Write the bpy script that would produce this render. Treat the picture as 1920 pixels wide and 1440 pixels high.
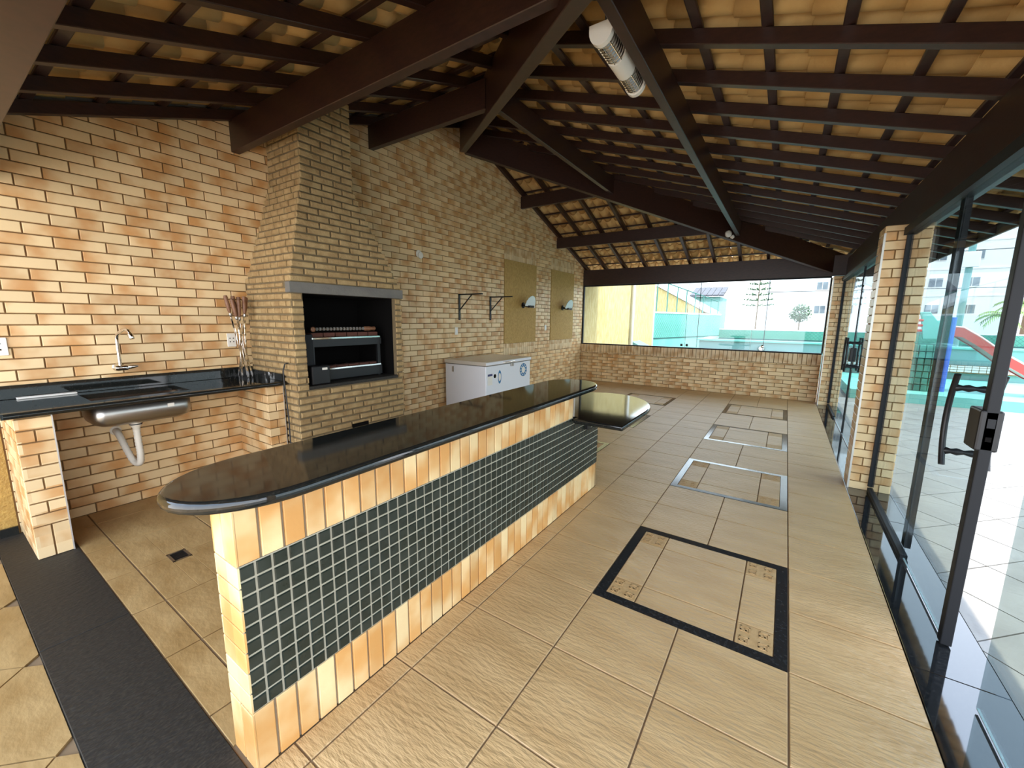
import bpy, bmesh, math, random
from mathutils import Vector, Matrix
random.seed(7)
for o in list(bpy.data.objects): bpy.data.objects.remove(o)
SC = bpy.context.scene
COL = SC.collection

# ---------------------------------------------------------------- camera
# world: x runs along the brick wall towards the far window, y points at the brick wall, z up
FPX, YAW, PITCH, ROLL, CAMZ = 759.03, 0.5896, -0.1594, 0.0109, 1.5
_F = Vector((math.cos(YAW)*math.cos(PITCH), math.sin(YAW)*math.cos(PITCH), math.sin(PITCH)))
_r0 = Vector((math.sin(YAW), -math.cos(YAW), 0)); _u0 = _r0.cross(_F)
_R = math.cos(ROLL)*_r0 + math.sin(ROLL)*_u0
_U = -math.sin(ROLL)*_r0 + math.cos(ROLL)*_u0
cam = bpy.data.cameras.new('camera'); cam.sensor_width = 36.0; cam.lens = FPX/1920*36.0
cam.clip_start = 0.05; cam.clip_end = 400
camo = bpy.data.objects.new('camera', cam); COL.objects.link(camo)
camo.matrix_world = Matrix(((_R.x, _U.x, -_F.x, 0), (_R.y, _U.y, -_F.y, 0), (_R.z, _U.z, -_F.z, CAMZ), (0, 0, 0, 1)))
SC.camera = camo

# ---------------------------------------------------------------- light and exposure
world = bpy.data.worlds.new('sky'); SC.world = world; world.use_nodes = True
bg = world.node_tree.nodes['Background']
_wn, _wl = world.node_tree.nodes, world.node_tree.links
_tc = _wn.new('ShaderNodeTexCoord'); _sx = _wn.new('ShaderNodeSeparateXYZ'); _wl.new(_tc.outputs['Generated'], _sx.inputs[0])
_cr = _wn.new('ShaderNodeValToRGB'); _wl.new(_sx.outputs[2], _cr.inputs[0]); _wl.new(_cr.outputs[0], bg.inputs['Color'])
_cr.color_ramp.elements[0].position = 0.0; _cr.color_ramp.elements[0].color = (0.97, 0.98, 1.0, 1)     # hazy horizon
_cr.color_ramp.elements[1].position = 0.85; _cr.color_ramp.elements[1].color = (0.50, 0.70, 1.0, 1)    # blue overhead
bg.inputs['Strength'].default_value = 2.2
sun = bpy.data.lights.new('sun', 'SUN'); sun.energy = 3.0; sun.angle = 0.009; sun.color = (1.0, 0.90, 0.72)
suno = bpy.data.objects.new('sun', sun); COL.objects.link(suno)
suno.rotation_euler = Vector((-0.02, -0.33, 1.0)).to_track_quat('Z', 'Y').to_euler()
vs = SC.view_settings
vs.view_transform = 'Standard'; vs.look = 'None'; vs.gamma = 1.0; vs.use_curve_mapping = False
vs.exposure = 1.52

# ---------------------------------------------------------------- key sizes
W, L = 4.26, 9.48                # brick wall y, far wall x
GL = -0.765                      # glass line y
T, X0, Y0 = 0.453, 1.951, -0.153 # floor tile pitch and grid origin
AX, AZ, SR, SF = 4.98, 4.27, 0.322, 0.343   # roof apex and slopes (rafter undersides)
def zr(y): return AZ - SR*(W - y)
def zs(x): return AZ - SF*abs(x - AX)
def rin(x, y): return SR*(W-y) >= SF*abs(x-AX)      # in the right-hand slope

# ---------------------------------------------------------------- materials
def nodes_of(m): return m.node_tree.nodes, m.node_tree.links
def mat(name, col, rough=0.5, metal=0.0, col2=None, nscale=6.0, bump=0.0, bscale=None, stretch=(1, 1, 1), rotz=0.0, spec=0.5, emit=None, detail=4.0, contrast=(0.35, 0.65)):
    m = bpy.data.materials.new(name); m.use_nodes = True
    N, Lk = nodes_of(m); b = N['Principled BSDF']
    b.inputs['Base Color'].default_value = (*col, 1); b.inputs['Roughness'].default_value = rough
    b.inputs['Metallic'].default_value = metal; b.inputs['Specular IOR Level'].default_value = spec
    if emit: b.inputs['Emission Color'].default_value = (*emit[:3], 1); b.inputs['Emission Strength'].default_value = emit[3]
    if col2 or bump:
        g = N.new('ShaderNodeNewGeometry'); mp = N.new('ShaderNodeMapping')
        mp.inputs['Scale'].default_value = stretch; mp.inputs['Rotation'].default_value = (0, 0, rotz)
        Lk.new(g.outputs['Position'], mp.inputs['Vector'])
    if col2:
        n = N.new('ShaderNodeTexNoise'); n.inputs['Scale'].default_value = nscale; n.inputs['Detail'].default_value = detail
        Lk.new(mp.outputs[0], n.inputs['Vector'])
        r = N.new('ShaderNodeMapRange'); r.inputs['From Min'].default_value = contrast[0]; r.inputs['From Max'].default_value = contrast[1]
        Lk.new(n.outputs[0], r.inputs[0])
        x = N.new('ShaderNodeMix'); x.data_type = 'RGBA'; x.inputs['A'].default_value = (*col, 1); x.inputs['B'].default_value = (*col2, 1)
        Lk.new(r.outputs[0], x.inputs['Factor']); Lk.new(x.outputs['Result'], b.inputs['Base Color'])
    if bump:
        n2 = N.new('ShaderNodeTexNoise'); n2.inputs['Scale'].default_value = bscale or nscale*3; n2.inputs['Detail'].default_value = 5
        Lk.new(mp.outputs[0], n2.inputs['Vector'])
        bp = N.new('ShaderNodeBump'); bp.inputs['Strength'].default_value = bump; bp.inputs['Distance'].default_value = 0.01
        Lk.new(n2.outputs[0], bp.inputs['Height']); Lk.new(bp.outputs[0], b.inputs['Normal'])
    return m

def glaze_tile(name, cream, orange, pu, pv, swap=False, half=True, amount=1.0, ou=0.652+4.26, bias=0.66):
    """glazed brick tile: every tile (cell of the bond) has its own cream-to-orange flash"""
    m = bpy.data.materials.new(name); m.use_nodes = True
    N, Lk = nodes_of(m); b = N['Principled BSDF']; b.inputs['Roughness'].default_value = 0.38
    def mth(op, a, c=None):
        n = N.new('ShaderNodeMath'); n.operation = op
        for i, v in enumerate((a, c)):
            if v is None: continue
            if isinstance(v, (int, float)): n.inputs[i].default_value = v
            else: Lk.new(v, n.inputs[i])
        return n.outputs[0]
    g = N.new('ShaderNodeNewGeometry'); s = N.new('ShaderNodeSeparateXYZ'); Lk.new(g.outputs['Position'], s.inputs[0])
    u = mth('SUBTRACT', mth('ADD', s.outputs[0], s.outputs[1]), ou); v = s.outputs[2]
    if swap: u, v = v, u
    row = mth('FLOOR', mth('DIVIDE', v, pv))
    uu = mth('DIVIDE', u, pu)
    if half: uu = mth('ADD', uu, mth('MULTIPLY', mth('MODULO', row, 2.0), 0.5))
    cell = mth('FLOOR', uu); fr = mth('SUBTRACT', uu, cell)
    cb = N.new('ShaderNodeCombineXYZ'); Lk.new(cell, cb.inputs[0]); Lk.new(row, cb.inputs[1])
    wn = N.new('ShaderNodeTexWhiteNoise'); wn.noise_dimensions = '3D'; Lk.new(cb.outputs[0], wn.inputs['Vector'])
    sc = N.new('ShaderNodeSeparateColor'); Lk.new(wn.outputs['Color'], sc.inputs[0])
    ns = N.new('ShaderNodeTexNoise'); ns.inputs['Scale'].default_value = 7.0; ns.inputs['Detail'].default_value = 2
    Lk.new(g.outputs['Position'], ns.inputs['Vector'])
    # distance of this point from the tile's own flash centre
    d = mth('ABSOLUTE', mth('SUBTRACT', fr, mth('SUBTRACT', mth('MULTIPLY', sc.outputs[0], 1.0), 0.35)))
    k = mth('ADD', mth('SUBTRACT', bias, d), mth('MULTIPLY', mth('SUBTRACT', ns.outputs[0], 0.5), 1.3))
    r = N.new('ShaderNodeMapRange'); r.interpolation_type = 'SMOOTHSTEP'; r.inputs['From Min'].default_value = 0.0; r.inputs['From Max'].default_value = 0.85
    r.inputs['To Max'].default_value = amount
    Lk.new(k, r.inputs[0])
    x = N.new('ShaderNodeMix'); x.data_type = 'RGBA'; x.inputs['A'].default_value = (*cream, 1); x.inputs['B'].default_value = (*orange, 1)
    Lk.new(r.outputs[0], x.inputs['Factor'])
    hsv = N.new('ShaderNodeHueSaturation'); Lk.new(x.outputs['Result'], hsv.inputs['Color'])
    Lk.new(mth('ADD', 0.9, mth('MULTIPLY', sc.outputs[1], 0.2)), hsv.inputs['Value'])
    Lk.new(hsv.outputs[0], b.inputs['Base Color'])
    n2 = N.new('ShaderNodeTexNoise'); n2.inputs['Scale'].default_value = 60; Lk.new(g.outputs['Position'], n2.inputs['Vector'])
    bp = N.new('ShaderNodeBump'); bp.inputs['Strength'].default_value = 0.06; bp.inputs['Distance'].default_value = 0.01
    Lk.new(n2.outputs[0], bp.inputs['Height']); Lk.new(bp.outputs[0], b.inputs['Normal'])
    return m

def tinted_glass(name, tint, refl=0.10, rough=0.0):
    m = bpy.data.materials.new(name); m.use_nodes = True
    N, Lk = nodes_of(m); N.remove(N['Principled BSDF'])
    t = N.new('ShaderNodeBsdfTransparent'); t.inputs[0].default_value = (*tint, 1)
    g = N.new('ShaderNodeBsdfGlossy'); g.inputs['Roughness'].default_value = rough; g.inputs['Color'].default_value = (0.9, 0.95, 1, 1)
    lw = N.new('ShaderNodeLayerWeight'); lw.inputs[0].default_value = 0.5
    pw_ = N.new('ShaderNodeMath'); pw_.operation = 'POWER'; pw_.inputs[1].default_value = 5.0; Lk.new(lw.outputs['Facing'], pw_.inputs[0])
    fz = N.new('ShaderNodeMath'); fz.operation = 'MULTIPLY_ADD'; fz.inputs[1].default_value = refl*2.2; fz.inputs[2].default_value = refl*0.25; Lk.new(pw_.outputs[0], fz.inputs[0])
    mx = N.new('ShaderNodeMixShader'); Lk.new(fz.outputs[0], mx.inputs[0])
    Lk.new(t.outputs[0], mx.inputs[1]); Lk.new(g.outputs[0], mx.inputs[2])
    Lk.new(mx.outputs[0], N['Material Output'].inputs[0])
    return m

CREAM, ORANGE = (0.75, 0.55, 0.30), (0.54, 0.27, 0.09)
M = {}
M['wall_tile'] = glaze_tile('glazed_brick_tile', CREAM, ORANGE, 0.266, 0.075)
M['soldier'] = glaze_tile('glazed_upright_tile', (0.70, 0.53, 0.31), (0.50, 0.29, 0.12), 0.24, 0.0745, swap=True, half=False)
M['bar_tile'] = glaze_tile('glazed_bar_tile', (0.80, 0.60, 0.32), (0.62, 0.31, 0.095), 0.372, 0.0735, swap=True, half=False, ou=0.47+1.313, bias=0.78)
M['grout'] = mat('grout', (0.17, 0.088, 0.030), 0.9, col2=(0.22, 0.13, 0.05))
M['bar_grout'] = mat('bar_grout', (0.26, 0.20, 0.13), 0.9)
M['mosaic'] = mat('mosaic_green', (0.012, 0.019, 0.014), 0.2, col2=(0.024, 0.032, 0.026), nscale=12, bump=0.05, bscale=25)
M['mosaic_grout'] = mat('mosaic_grout', (0.36, 0.33, 0.25), 0.9)
M['brick'] = mat('barbecue_brick', (0.31, 0.20, 0.085), 0.9, col2=(0.43, 0.30, 0.14), nscale=11, bump=0.75, bscale=45)
M['mortar'] = mat('mortar', (0.17, 0.125, 0.065), 0.95, bump=0.4, bscale=60)
M['concrete'] = mat('concrete_lintel', (0.13, 0.125, 0.115), 0.85, col2=(0.17, 0.16, 0.14), bump=0.3, bscale=50)
M['soot'] = mat('soot', (0.0045, 0.004, 0.0038), 0.95, spec=0.1)
M['wood'] = mat('dark_stained_wood', (0.024, 0.010, 0.007), 0.38, col2=(0.038, 0.015, 0.010), nscale=5, stretch=(4, 4, 14))
M['tile_roof'] = mat('clay_roof_tile', (0.48, 0.275, 0.085), 0.8, col2=(0.60, 0.385, 0.145), nscale=4, bump=0.2, bscale=40)
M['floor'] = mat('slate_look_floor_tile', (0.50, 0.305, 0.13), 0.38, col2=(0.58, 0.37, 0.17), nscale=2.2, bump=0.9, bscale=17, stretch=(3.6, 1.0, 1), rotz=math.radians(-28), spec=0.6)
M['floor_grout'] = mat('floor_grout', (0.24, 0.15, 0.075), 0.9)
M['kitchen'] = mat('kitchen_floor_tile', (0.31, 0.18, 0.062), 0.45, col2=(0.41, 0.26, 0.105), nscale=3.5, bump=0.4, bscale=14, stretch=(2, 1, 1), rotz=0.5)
M['relief'] = mat('relief_corner_tile', (0.48, 0.29, 0.12), 0.6, col2=(0.54, 0.34, 0.155), nscale=30, bump=0.4, bscale=45, spec=0.3)
M['granite'] = mat('black_granite', (0.010, 0.011, 0.010), 0.06, col2=(0.022, 0.021, 0.017), nscale=90, spec=0.55, contrast=(0.5, 0.75))
M['granite_sill'] = mat('polished_sill_granite', (0.010, 0.011, 0.012), 0.04, col2=(0.03, 0.03, 0.028), nscale=90, spec=1.0, contrast=(0.5, 0.75))
M['granite_rough'] = mat('flamed_black_granite', (0.012, 0.010, 0.007), 0.6, col2=(0.034, 0.027, 0.018), nscale=70, bump=0.35, bscale=25, stretch=(1, 2, 1), contrast=(0.45, 0.7))
M['strip'] = mat('black_floor_inlay', (0.018, 0.018, 0.018), 0.13, col2=(0.042, 0.041, 0.040), nscale=60, contrast=(0.5, 0.75))
M['stucco'] = mat('ochre_stucco', (0.42, 0.26, 0.065), 0.9, col2=(0.34, 0.20, 0.05), nscale=30, bump=0.9, bscale=70)
M['stucco_out'] = mat('pale_ochre_stucco', (0.54, 0.43, 0.21), 0.9, col2=(0.42, 0.31, 0.12), nscale=16, bump=0.6, bscale=30, stretch=(1, 1, 0.25))
M['panel'] = mat('textured_ochre_panel', (0.50, 0.32, 0.10), 0.75, col2=(0.38, 0.23, 0.06), nscale=55, bump=0.8, bscale=60, stretch=(1, 1, 0.5))
M['steel'] = mat('brushed_steel', (0.42, 0.40, 0.37), 0.32, 1.0)
M['chrome'] = mat('chrome', (0.80, 0.78, 0.75), 0.08, 1.0)
M['black_metal'] = mat('black_metal', (0.012, 0.012, 0.013), 0.4, 0.3)
M['frame'] = mat('dark_anodised_frame', (0.010, 0.011, 0.013), 0.55, spec=0.25)
M['alu'] = mat('pale_aluminium', (0.62, 0.60, 0.56), 0.4, 0.6)
M['glass'] = tinted_glass('smoked_glass', (0.66, 0.715, 0.72))
M['glass_far'] = tinted_glass('clear_window_glass', (0.90, 0.94, 0.93))
M['glass_edge'] = mat('polished_glass_edge', (0.62, 0.72, 0.70), 0.2)
M['shade'] = mat('ribbed_glass_shade', (0.72, 0.82, 0.82), 0.15, spec=0.8)
M['white'] = mat('white_enamel', (0.74, 0.75, 0.78), 0.28)
M['lid'] = mat('freezer_lid_top', (0.55, 0.50, 0.42), 0.18)
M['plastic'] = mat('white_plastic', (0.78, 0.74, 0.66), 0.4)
M['pvc'] = mat('white_pvc_hose', (0.66, 0.60, 0.50), 0.5)
M['blue'] = mat('blue_print', (0.02, 0.16, 0.34), 0.4)
M['navy'] = mat('navy_print', (0.02, 0.03, 0.12), 0.4)
M['handle'] = mat('turned_wood', (0.17, 0.075, 0.035), 0.5, col2=(0.22, 0.10, 0.05), nscale=40)
M['red_brick'] = mat('fire_brick', (0.10, 0.035, 0.022), 0.9)
M['patio'] = mat('patio_tile', (0.22, 0.205, 0.185), 0.45, col2=(0.27, 0.255, 0.23), nscale=3, bump=0.3, bscale=20)
M['ground'] = mat('patio_bedding', (0.10, 0.095, 0.085), 0.9)
M['teal'] = mat('teal_paint', (0.14, 0.45, 0.37), 0.6, col2=(0.17, 0.49, 0.41), nscale=2)
M['teal_dark'] = mat('grey_teal_paint', (0.14, 0.29, 0.275), 0.6, col2=(0.15, 0.31, 0.29), nscale=2)
M['green'] = mat('green_paint', (0.07, 0.32, 0.21), 0.6, col2=(0.09, 0.36, 0.25), nscale=1.5)
M['teal_trim'] = mat('dark_teal_trim', (0.02, 0.10, 0.09), 0.6)
M['slide_red'] = mat('red_slide_plastic', (0.50, 0.04, 0.03), 0.35)
M['slide_pale'] = mat('pale_pink_edge', (0.66, 0.42, 0.38), 0.35)
M['play_blue'] = mat('blue_post_plastic', (0.03, 0.12, 0.50), 0.4)
M['rock'] = mat('green_rock_panel', (0.05, 0.27, 0.19), 0.7, col2=(0.02, 0.14, 0.10), nscale=6, bump=1.0, bscale=9)
M['white_wall'] = mat('white_painted_wall', (0.74, 0.73, 0.70), 0.8)
M['pane'] = mat('far_window_pane', (0.07, 0.09, 0.11), 0.2, col2=(0.16, 0.19, 0.21), nscale=1.5)
M['leaf'] = mat('palm_leaf', (0.09, 0.20, 0.03), 0.6, col2=(0.18, 0.27, 0.05), nscale=2)
M['leaf_dark'] = mat('dark_leaf', (0.05, 0.10, 0.045), 0.6, col2=(0.10, 0.15, 0.08), nscale=3)
M['bark'] = mat('bark', (0.14, 0.09, 0.05), 0.9)
M['cable'] = mat('cable', (0.02, 0.02, 0.02), 0.6)
M['tile_far'] = mat('grey_far_roof', (0.10, 0.09, 0.10), 0.8)
M['wire'] = mat('green_wire', (0.04, 0.17, 0.14), 0.6)

# ---------------------------------------------------------------- builders
class MB:
    def __init__(s): s.v = []; s.f = []
    def add(s, vs_, fs):
        n = len(s.v); s.v += [tuple(p) for p in vs_]; s.f += [tuple(i+n for i in f) for f in fs]; return s
    def box(s, x0, x1, y0, y1, z0, z1):
        return s.add([(x0, y0, z0), (x1, y0, z0), (x1, y1, z0), (x0, y1, z0), (x0, y0, z1), (x1, y0, z1), (x1, y1, z1), (x0, y1, z1)],
                     [(0, 3, 2, 1), (4, 5, 6, 7), (0, 1, 5, 4), (1, 2, 6, 5), (2, 3, 7, 6), (3, 0, 4, 7)])
    def prism(s, poly, a, b):
        """poly of points, extruded from offset vector a to offset vector b"""
        n = len(poly); a = Vector(a); b = Vector(b)
        vs_ = [Vector(p)+a for p in poly] + [Vector(p)+b for p in poly]
        return s.add(vs_, [tuple(range(n))[::-1], tuple(range(n, 2*n))] + [(i, (i+1) % n, n+(i+1) % n, n+i) for i in range(n)])
    def beam(s, p0, p1, w, d):
        """top centre line p0-p1, horizontal width w, vertical depth d"""
        p0, p1 = Vector(p0), Vector(p1); lat = (p1-p0).cross(Vector((0, 0, 1))).normalized()*w/2; dn = Vector((0, 0, -d))
        return s.add([p0-lat, p0+lat, p0+lat+dn, p0-lat+dn, p1-lat, p1+lat, p1+lat+dn, p1-lat+dn],
                     [(0, 1, 2, 3), (7, 6, 5, 4), (4, 5, 1, 0), (5, 6, 2, 1), (6, 7, 3, 2), (7, 4, 0, 3)])
    def tube(s, path, r, n=8, caps=True):
        path = [Vector(p) for p in path]; rs = r if isinstance(r, (list, tuple)) else [r]*len(path)
        up = None; base = len(s.v); rings = []
        for i, p in enumerate(path):
            d = (path[min(i+1, len(path)-1)] - path[max(i-1, 0)]).normalized()
            if up is None or abs(up.dot(d)) > 0.98: up = Vector((0, 0, 1)) if abs(d.z) < 0.9 else Vector((1, 0, 0))
            a = d.cross(up).normalized(); b = a.cross(d).normalized(); up = b
            rings.append([p + a*rs[i]*math.cos(2*math.pi*k/n) + b*rs[i]*math.sin(2*math.pi*k/n) for k in range(n)])
        vs_ = [q for ring in rings for q in ring]; fs = []
        for i in range(len(path)-1):
            for k in range(n): fs.append((i*n+k, i*n+(k+1) % n, (i+1)*n+(k+1) % n, (i+1)*n+k))
        if caps: fs += [tuple(range(n))[::-1], tuple((len(path)-1)*n+k for k in range(n))]
        return s.add(vs_, fs)
    def build(s, name, m, parent=None, bevel=0.0, seg=2, smooth=False, kind=None, label=None):
        me = bpy.data.meshes.new(name); me.from_pydata(s.v, [], s.f); me.update()
        bm = bmesh.new(); bm.from_mesh(me); bmesh.ops.recalc_face_normals(bm, faces=bm.faces); bm.to_mesh(me); bm.free()
        me.materials.append(M[m] if isinstance(m, str) else m)
        o = bpy.data.objects.new(name, me); COL.objects.link(o); o.parent = parent
        if bevel:
            md = o.modifiers.new('bevel', 'BEVEL'); md.width = bevel; md.segments = seg; md.limit_method = 'ANGLE'; md.angle_limit = math.radians(40)
        if smooth or (bevel and seg > 2):
            for p in me.polygons: p.use_smooth = True
            if smooth != 'all':
                me.set_sharp_from_angle(angle=math.radians(50)) if hasattr(me, 'set_sharp_from_angle') else None
        if kind: o['kind'] = kind
        if label: o['label'] = label
        return o
def tag(o, label, cat, group=None, kind=None):
    o['label'] = label; o['category'] = cat
    if group: o['group'] = group
    if kind: o['kind'] = kind
    return o
def empty(name, loc=(0, 0, 0)):
    o = bpy.data.objects.new(name, None); COL.objects.link(o); o.location = loc; o.empty_display_size = 0.05; return o
def thing(name, label, cat, group=None, kind=None): return tag(empty(name), label, cat, group, kind)
def lathe(profile, n=16):
    """profile list of (r, z) round the local z axis"""
    vs_, fs = [], []
    for r, z in profile:
        for k in range(n): vs_.append((r*math.cos(2*math.pi*k/n), r*math.sin(2*math.pi*k/n), z))
    for i in range(len(profile)-1):
        for k in range(n): fs.append((i*n+k, i*n+(k+1) % n, (i+1)*n+(k+1) % n, (i+1)*n+k))
    fs += [tuple(range(n))[::-1], tuple((len(profile)-1)*n+k for k in range(n))]
    return vs_, fs
def add_lathe(mb, profile, loc, axis=(0, 0, 1), n=16):
    q = Vector((0, 0, 1)).rotation_difference(Vector(axis).normalized()); vs_, fs = lathe(profile, n)
    mb.add([Vector(loc) + q @ Vector(v) for v in vs_], fs); return mb
def on_screen(p):
    d = Vector(p) - Vector((0, 0, CAMZ)); z = d.dot(_F)
    if z < 0.1: return (2, d.length)
    x, y = FPX*d.dot(_R)/z, FPX*d.dot(_U)/z
    return (0 if abs(x) < 990 and abs(y) < 750 else 1, d.length)

_cache = {}
def plate(w, h, dep, ch):
    """chamfered tile, back open; local x width, y height, z outwards"""
    key = (round(w, 4), round(h, 4), dep, ch)
    a, b = w/2, h/2; c = min(ch, a*0.4, b*0.4)
    vs_ = [(-a, -b, 0), (a, -b, 0), (a, b, 0), (-a, b, 0), (-a, -b, dep-c), (a, -b, dep-c), (a, b, dep-c), (-a, b, dep-c),
           (-a+c, -b+c, dep), (a-c, -b+c, dep), (a-c, b-c, dep), (-a+c, b-c, dep)]
    fs = [(8, 9, 10, 11)]
    for i in range(4):
        j = (i+1) % 4; fs += [(i, j, 4+j, 4+i), (4+i, 4+j, 8+j, 8+i)]
    return key, vs_, fs
def plates(parent, name, m, rects, O, U, V, dep=0.008, ch=0.003, limit=300, jitter=0.0, used=None):
    """rects (u0,u1,v0,v1) on the plane O+U*u+V*v: the ones that show largest become objects of their own, the rest one joined part"""
    O, U, V = Vector(O), Vector(U), Vector(V); Nn = U.cross(V)
    mm = M[m] if isinstance(m, str) else m
    lst = []
    for r in rects:
        if r[1]-r[0] < 0.012 or r[3]-r[2] < 0.012: continue
        c = O + U*(r[0]+r[1])/2 + V*(r[2]+r[3])/2; lst.append((on_screen(c), r, c))
    lst.sort(key=lambda t: (t[0][0], t[0][1]))
    rest = MB()
    for i, (_, r, c) in enumerate(lst):
        key, vs_, fs = plate(r[1]-r[0], r[3]-r[2], dep, ch); key = (key, name, mm.name)
        off = random.uniform(-jitter, jitter)
        if i < limit:
            if key not in _cache:
                me = bpy.data.meshes.new(name); me.from_pydata(vs_, [], fs); me.materials.append(mm); _cache[key] = me
            o = bpy.data.objects.new(name, _cache[key]); COL.objects.link(o)
            B = Matrix((U, V, Nn)).transposed()
            if jitter: B = B @ Matrix.Rotation(random.uniform(-0.012, 0.012), 3, 'Z')
            o.matrix_world = Matrix.Translation(c + Nn*off) @ B.to_4x4()
            if parent is not None: o.parent = parent
        else:
            rest.add([c + U*v[0] + V*v[1] + Nn*(v[2]+off) for v in vs_], fs)
    if rest.v:
        me = bpy.data.meshes.new(name+'_rest'); me.from_pydata(rest.v, [], rest.f); me.materials.append(mm)
        o = bpy.data.objects.new(name+'_field', me); COL.objects.link(o); o.parent = parent; o['kind'] = 'stuff'
    return max(0, min(limit, len(lst)))
def cut(rects, h, gap=0.0):
    out = []; hx0, hx1, hy0, hy1 = h[0]-gap, h[1]+gap, h[2]-gap, h[3]+gap
    for a, b, c, d in rects:
        if b <= hx0 or a >= hx1 or d <= hy0 or c >= hy1: out.append((a, b, c, d)); continue
        if a < hx0: out.append((a, hx0, c, d))
        if b > hx1: out.append((hx1, b, c, d))
        m0, m1 = max(a, hx0), min(b, hx1)
        if c < hy0: out.append((m0, m1, c, hy0))
        if d > hy1: out.append((m0, m1, hy1, d))
    return out
def bond(u0, u1, v0, v1, pu, pv, gap, ou=0.0, row0=0, shift=0.5):
    """running bond of rectangles clipped to u0..u1, v0..v1; ou is a joint of the even rows"""
    out = []; k = 0; nrow = int(round((v1-v0)/pv + 0.499))
    for k in range(nrow):
        a, b = v0+k*pv, min(v0+(k+1)*pv, v1); o = ou + (shift*pu if (k+row0) % 2 else 0)
        j = math.floor((u0-o)/pu)
        while o+j*pu < u1:
            p, q = max(u0, o+j*pu), min(u1, o+(j+1)*pu)
            if q-p > 0.02 and b-a > 0.015: out.append((p+gap/2, q-gap/2, a+gap/2, b-gap/2))
            j += 1
    return out
def grid(u0, u1, v0, v1, pu, pv, gap, ou=0.0, ov=0.0):
    out = []
    for i in range(math.floor((u0-ou)/pu), math.ceil((u1-ou)/pu)):
        for j in range(math.floor((v0-ov)/pv), math.ceil((v1-ov)/pv)):
            a, b, c, d = max(u0, ou+i*pu), min(u1, ou+(i+1)*pu), max(v0, ov+j*pv), min(v1, ov+(j+1)*pv)
            if b-a > 0.02 and d-c > 0.02: out.append((a+gap/2, b-gap/2, c+gap/2, d-gap/2))
    return out
XV, YV, ZV = Vector((1, 0, 0)), Vector((0, 1, 0)), Vector((0, 0, 1))

# ================================================================ STRUCTURE
# ---------------------------------------------------------------- floor
floor = MB().box(0.46, L+0.12, -0.60, W, -0.12, -0.006).build('floor', 'floor_grout')
tag(floor, 'beige slate-look tiled floor of the barbecue pavilion', 'floor', kind='structure')
g = 0.007
main = cut(grid(0.46, L, -0.60, W, T, T, g, X0, Y0), (0.40, 3.362, 1.313, W+1), g/2)
FR = [(X0+4*j*T, Y0+m*T) for j in range(4) for m in (0, 4) if not (m == 4 and j == 0)]
for fx, fy in FR: main = cut(main, (fx, fx+2*T, fy, fy+2*T), g/2)
# the partial strip of tiles along the bar keeps its joint at y = Y0+3T
plates(floor, 'floor_tile', 'floor', main, (0, 0, -0.008), XV, YV, 0.009, 0.002, 260)
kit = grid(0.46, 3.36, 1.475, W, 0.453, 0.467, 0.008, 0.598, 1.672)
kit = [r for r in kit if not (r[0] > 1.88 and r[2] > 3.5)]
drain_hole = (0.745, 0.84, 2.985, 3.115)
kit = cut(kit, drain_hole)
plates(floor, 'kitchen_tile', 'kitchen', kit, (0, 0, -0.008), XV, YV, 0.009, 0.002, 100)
bw = 0.052
for fx, fy in FR:
    a, b, c, d = fx+g/2, fx+2*T-g/2, fy+g/2, fy+2*T-g/2
    pts = [(a, c), (b, c), (b, d), (a, d)]; inn = [(a+bw, c+bw), (b-bw, c+bw), (b-bw, d-bw), (a+bw, d-bw)]
    for i in range(4):
        j = (i+1) % 4; e = 0.001
        MB().prism([(*pts[i], 0), (*pts[j], 0), (*inn[j], 0), (*inn[i], 0)], (0, 0, -0.008), (0, 0, 0.0015)).build('border_strip', 'strip', floor)
    ia, ib, ic, id_ = a+bw+0.004, b-bw-0.004, c+bw+0.004, d-bw-0.004
    us = [ia, ia+0.2*(ib-ia), ia+0.8*(ib-ia), ib]; vs_ = [ic, ic+0.2*(id_-ic), ic+0.8*(id_-ic), id_]
    for i in range(3):
        for j in range(3):
            r = [(us[i]+g/2*(i > 0), us[i+1]-g/2*(i < 2), vs_[j]+g/2*(j > 0), vs_[j+1]-g/2*(j < 2))]
            corner = i != 1 and j != 1
            plates(floor, 'relief_tile' if corner else 'inlay_tile', 'relief' if corner else 'floor', r, (0, 0, -0.008), XV, YV, 0.009, 0.002, 9)
            if corner and fx < 5:            # embossed key pattern
                mb = MB(); u0, u1, w0, w1 = r[0]; du, dv = u1-u0, w1-w0
                def rib(p, q, s, t_): mb.box(u0+du*p, u0+du*q, w0+dv*s, w0+dv*t_, 0.0005, 0.0032)
                for bx in (0.10, 0.62):
                    for by in (0.10, 0.62):
                        rib(bx, bx+0.28, by, by+0.04); rib(bx+0.24, bx+0.28, by, by+0.28); rib(bx+0.06, bx+0.28, by+0.24, by+0.28)
                        rib(bx+0.06, bx+0.10, by+0.10, by+0.28); rib(bx+0.06, bx+0.18, by+0.10, by+0.14); rib(bx, bx+0.03, by+0.06, by+0.28)
                mb.build('embossed_pattern', 'relief', floor)
# drain in the kitchen floor
dr = thing('floor_drain', 'small dark square grate set in the floor behind the bar', 'drain')
MB().box(drain_hole[0], drain_hole[1], drain_hole[2], drain_hole[3], -0.03, -0.012).build('pit', 'soot', dr)
fm = MB(); a, b, c, d = drain_hole
for r in ((a, b, c, c+0.012), (a, b, d-0.012, d), (a, a+0.012, c, d), (b-0.012, b, c, d)): fm.box(*r, -0.012, 0.002)
fm.build('rim', 'steel', dr)
for k in range(6): MB().box(a+0.012, b-0.012, c+0.018+k*0.018, c+0.024+k*0.018, -0.006, 0.0).build('bar', 'black_metal', dr)
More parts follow.
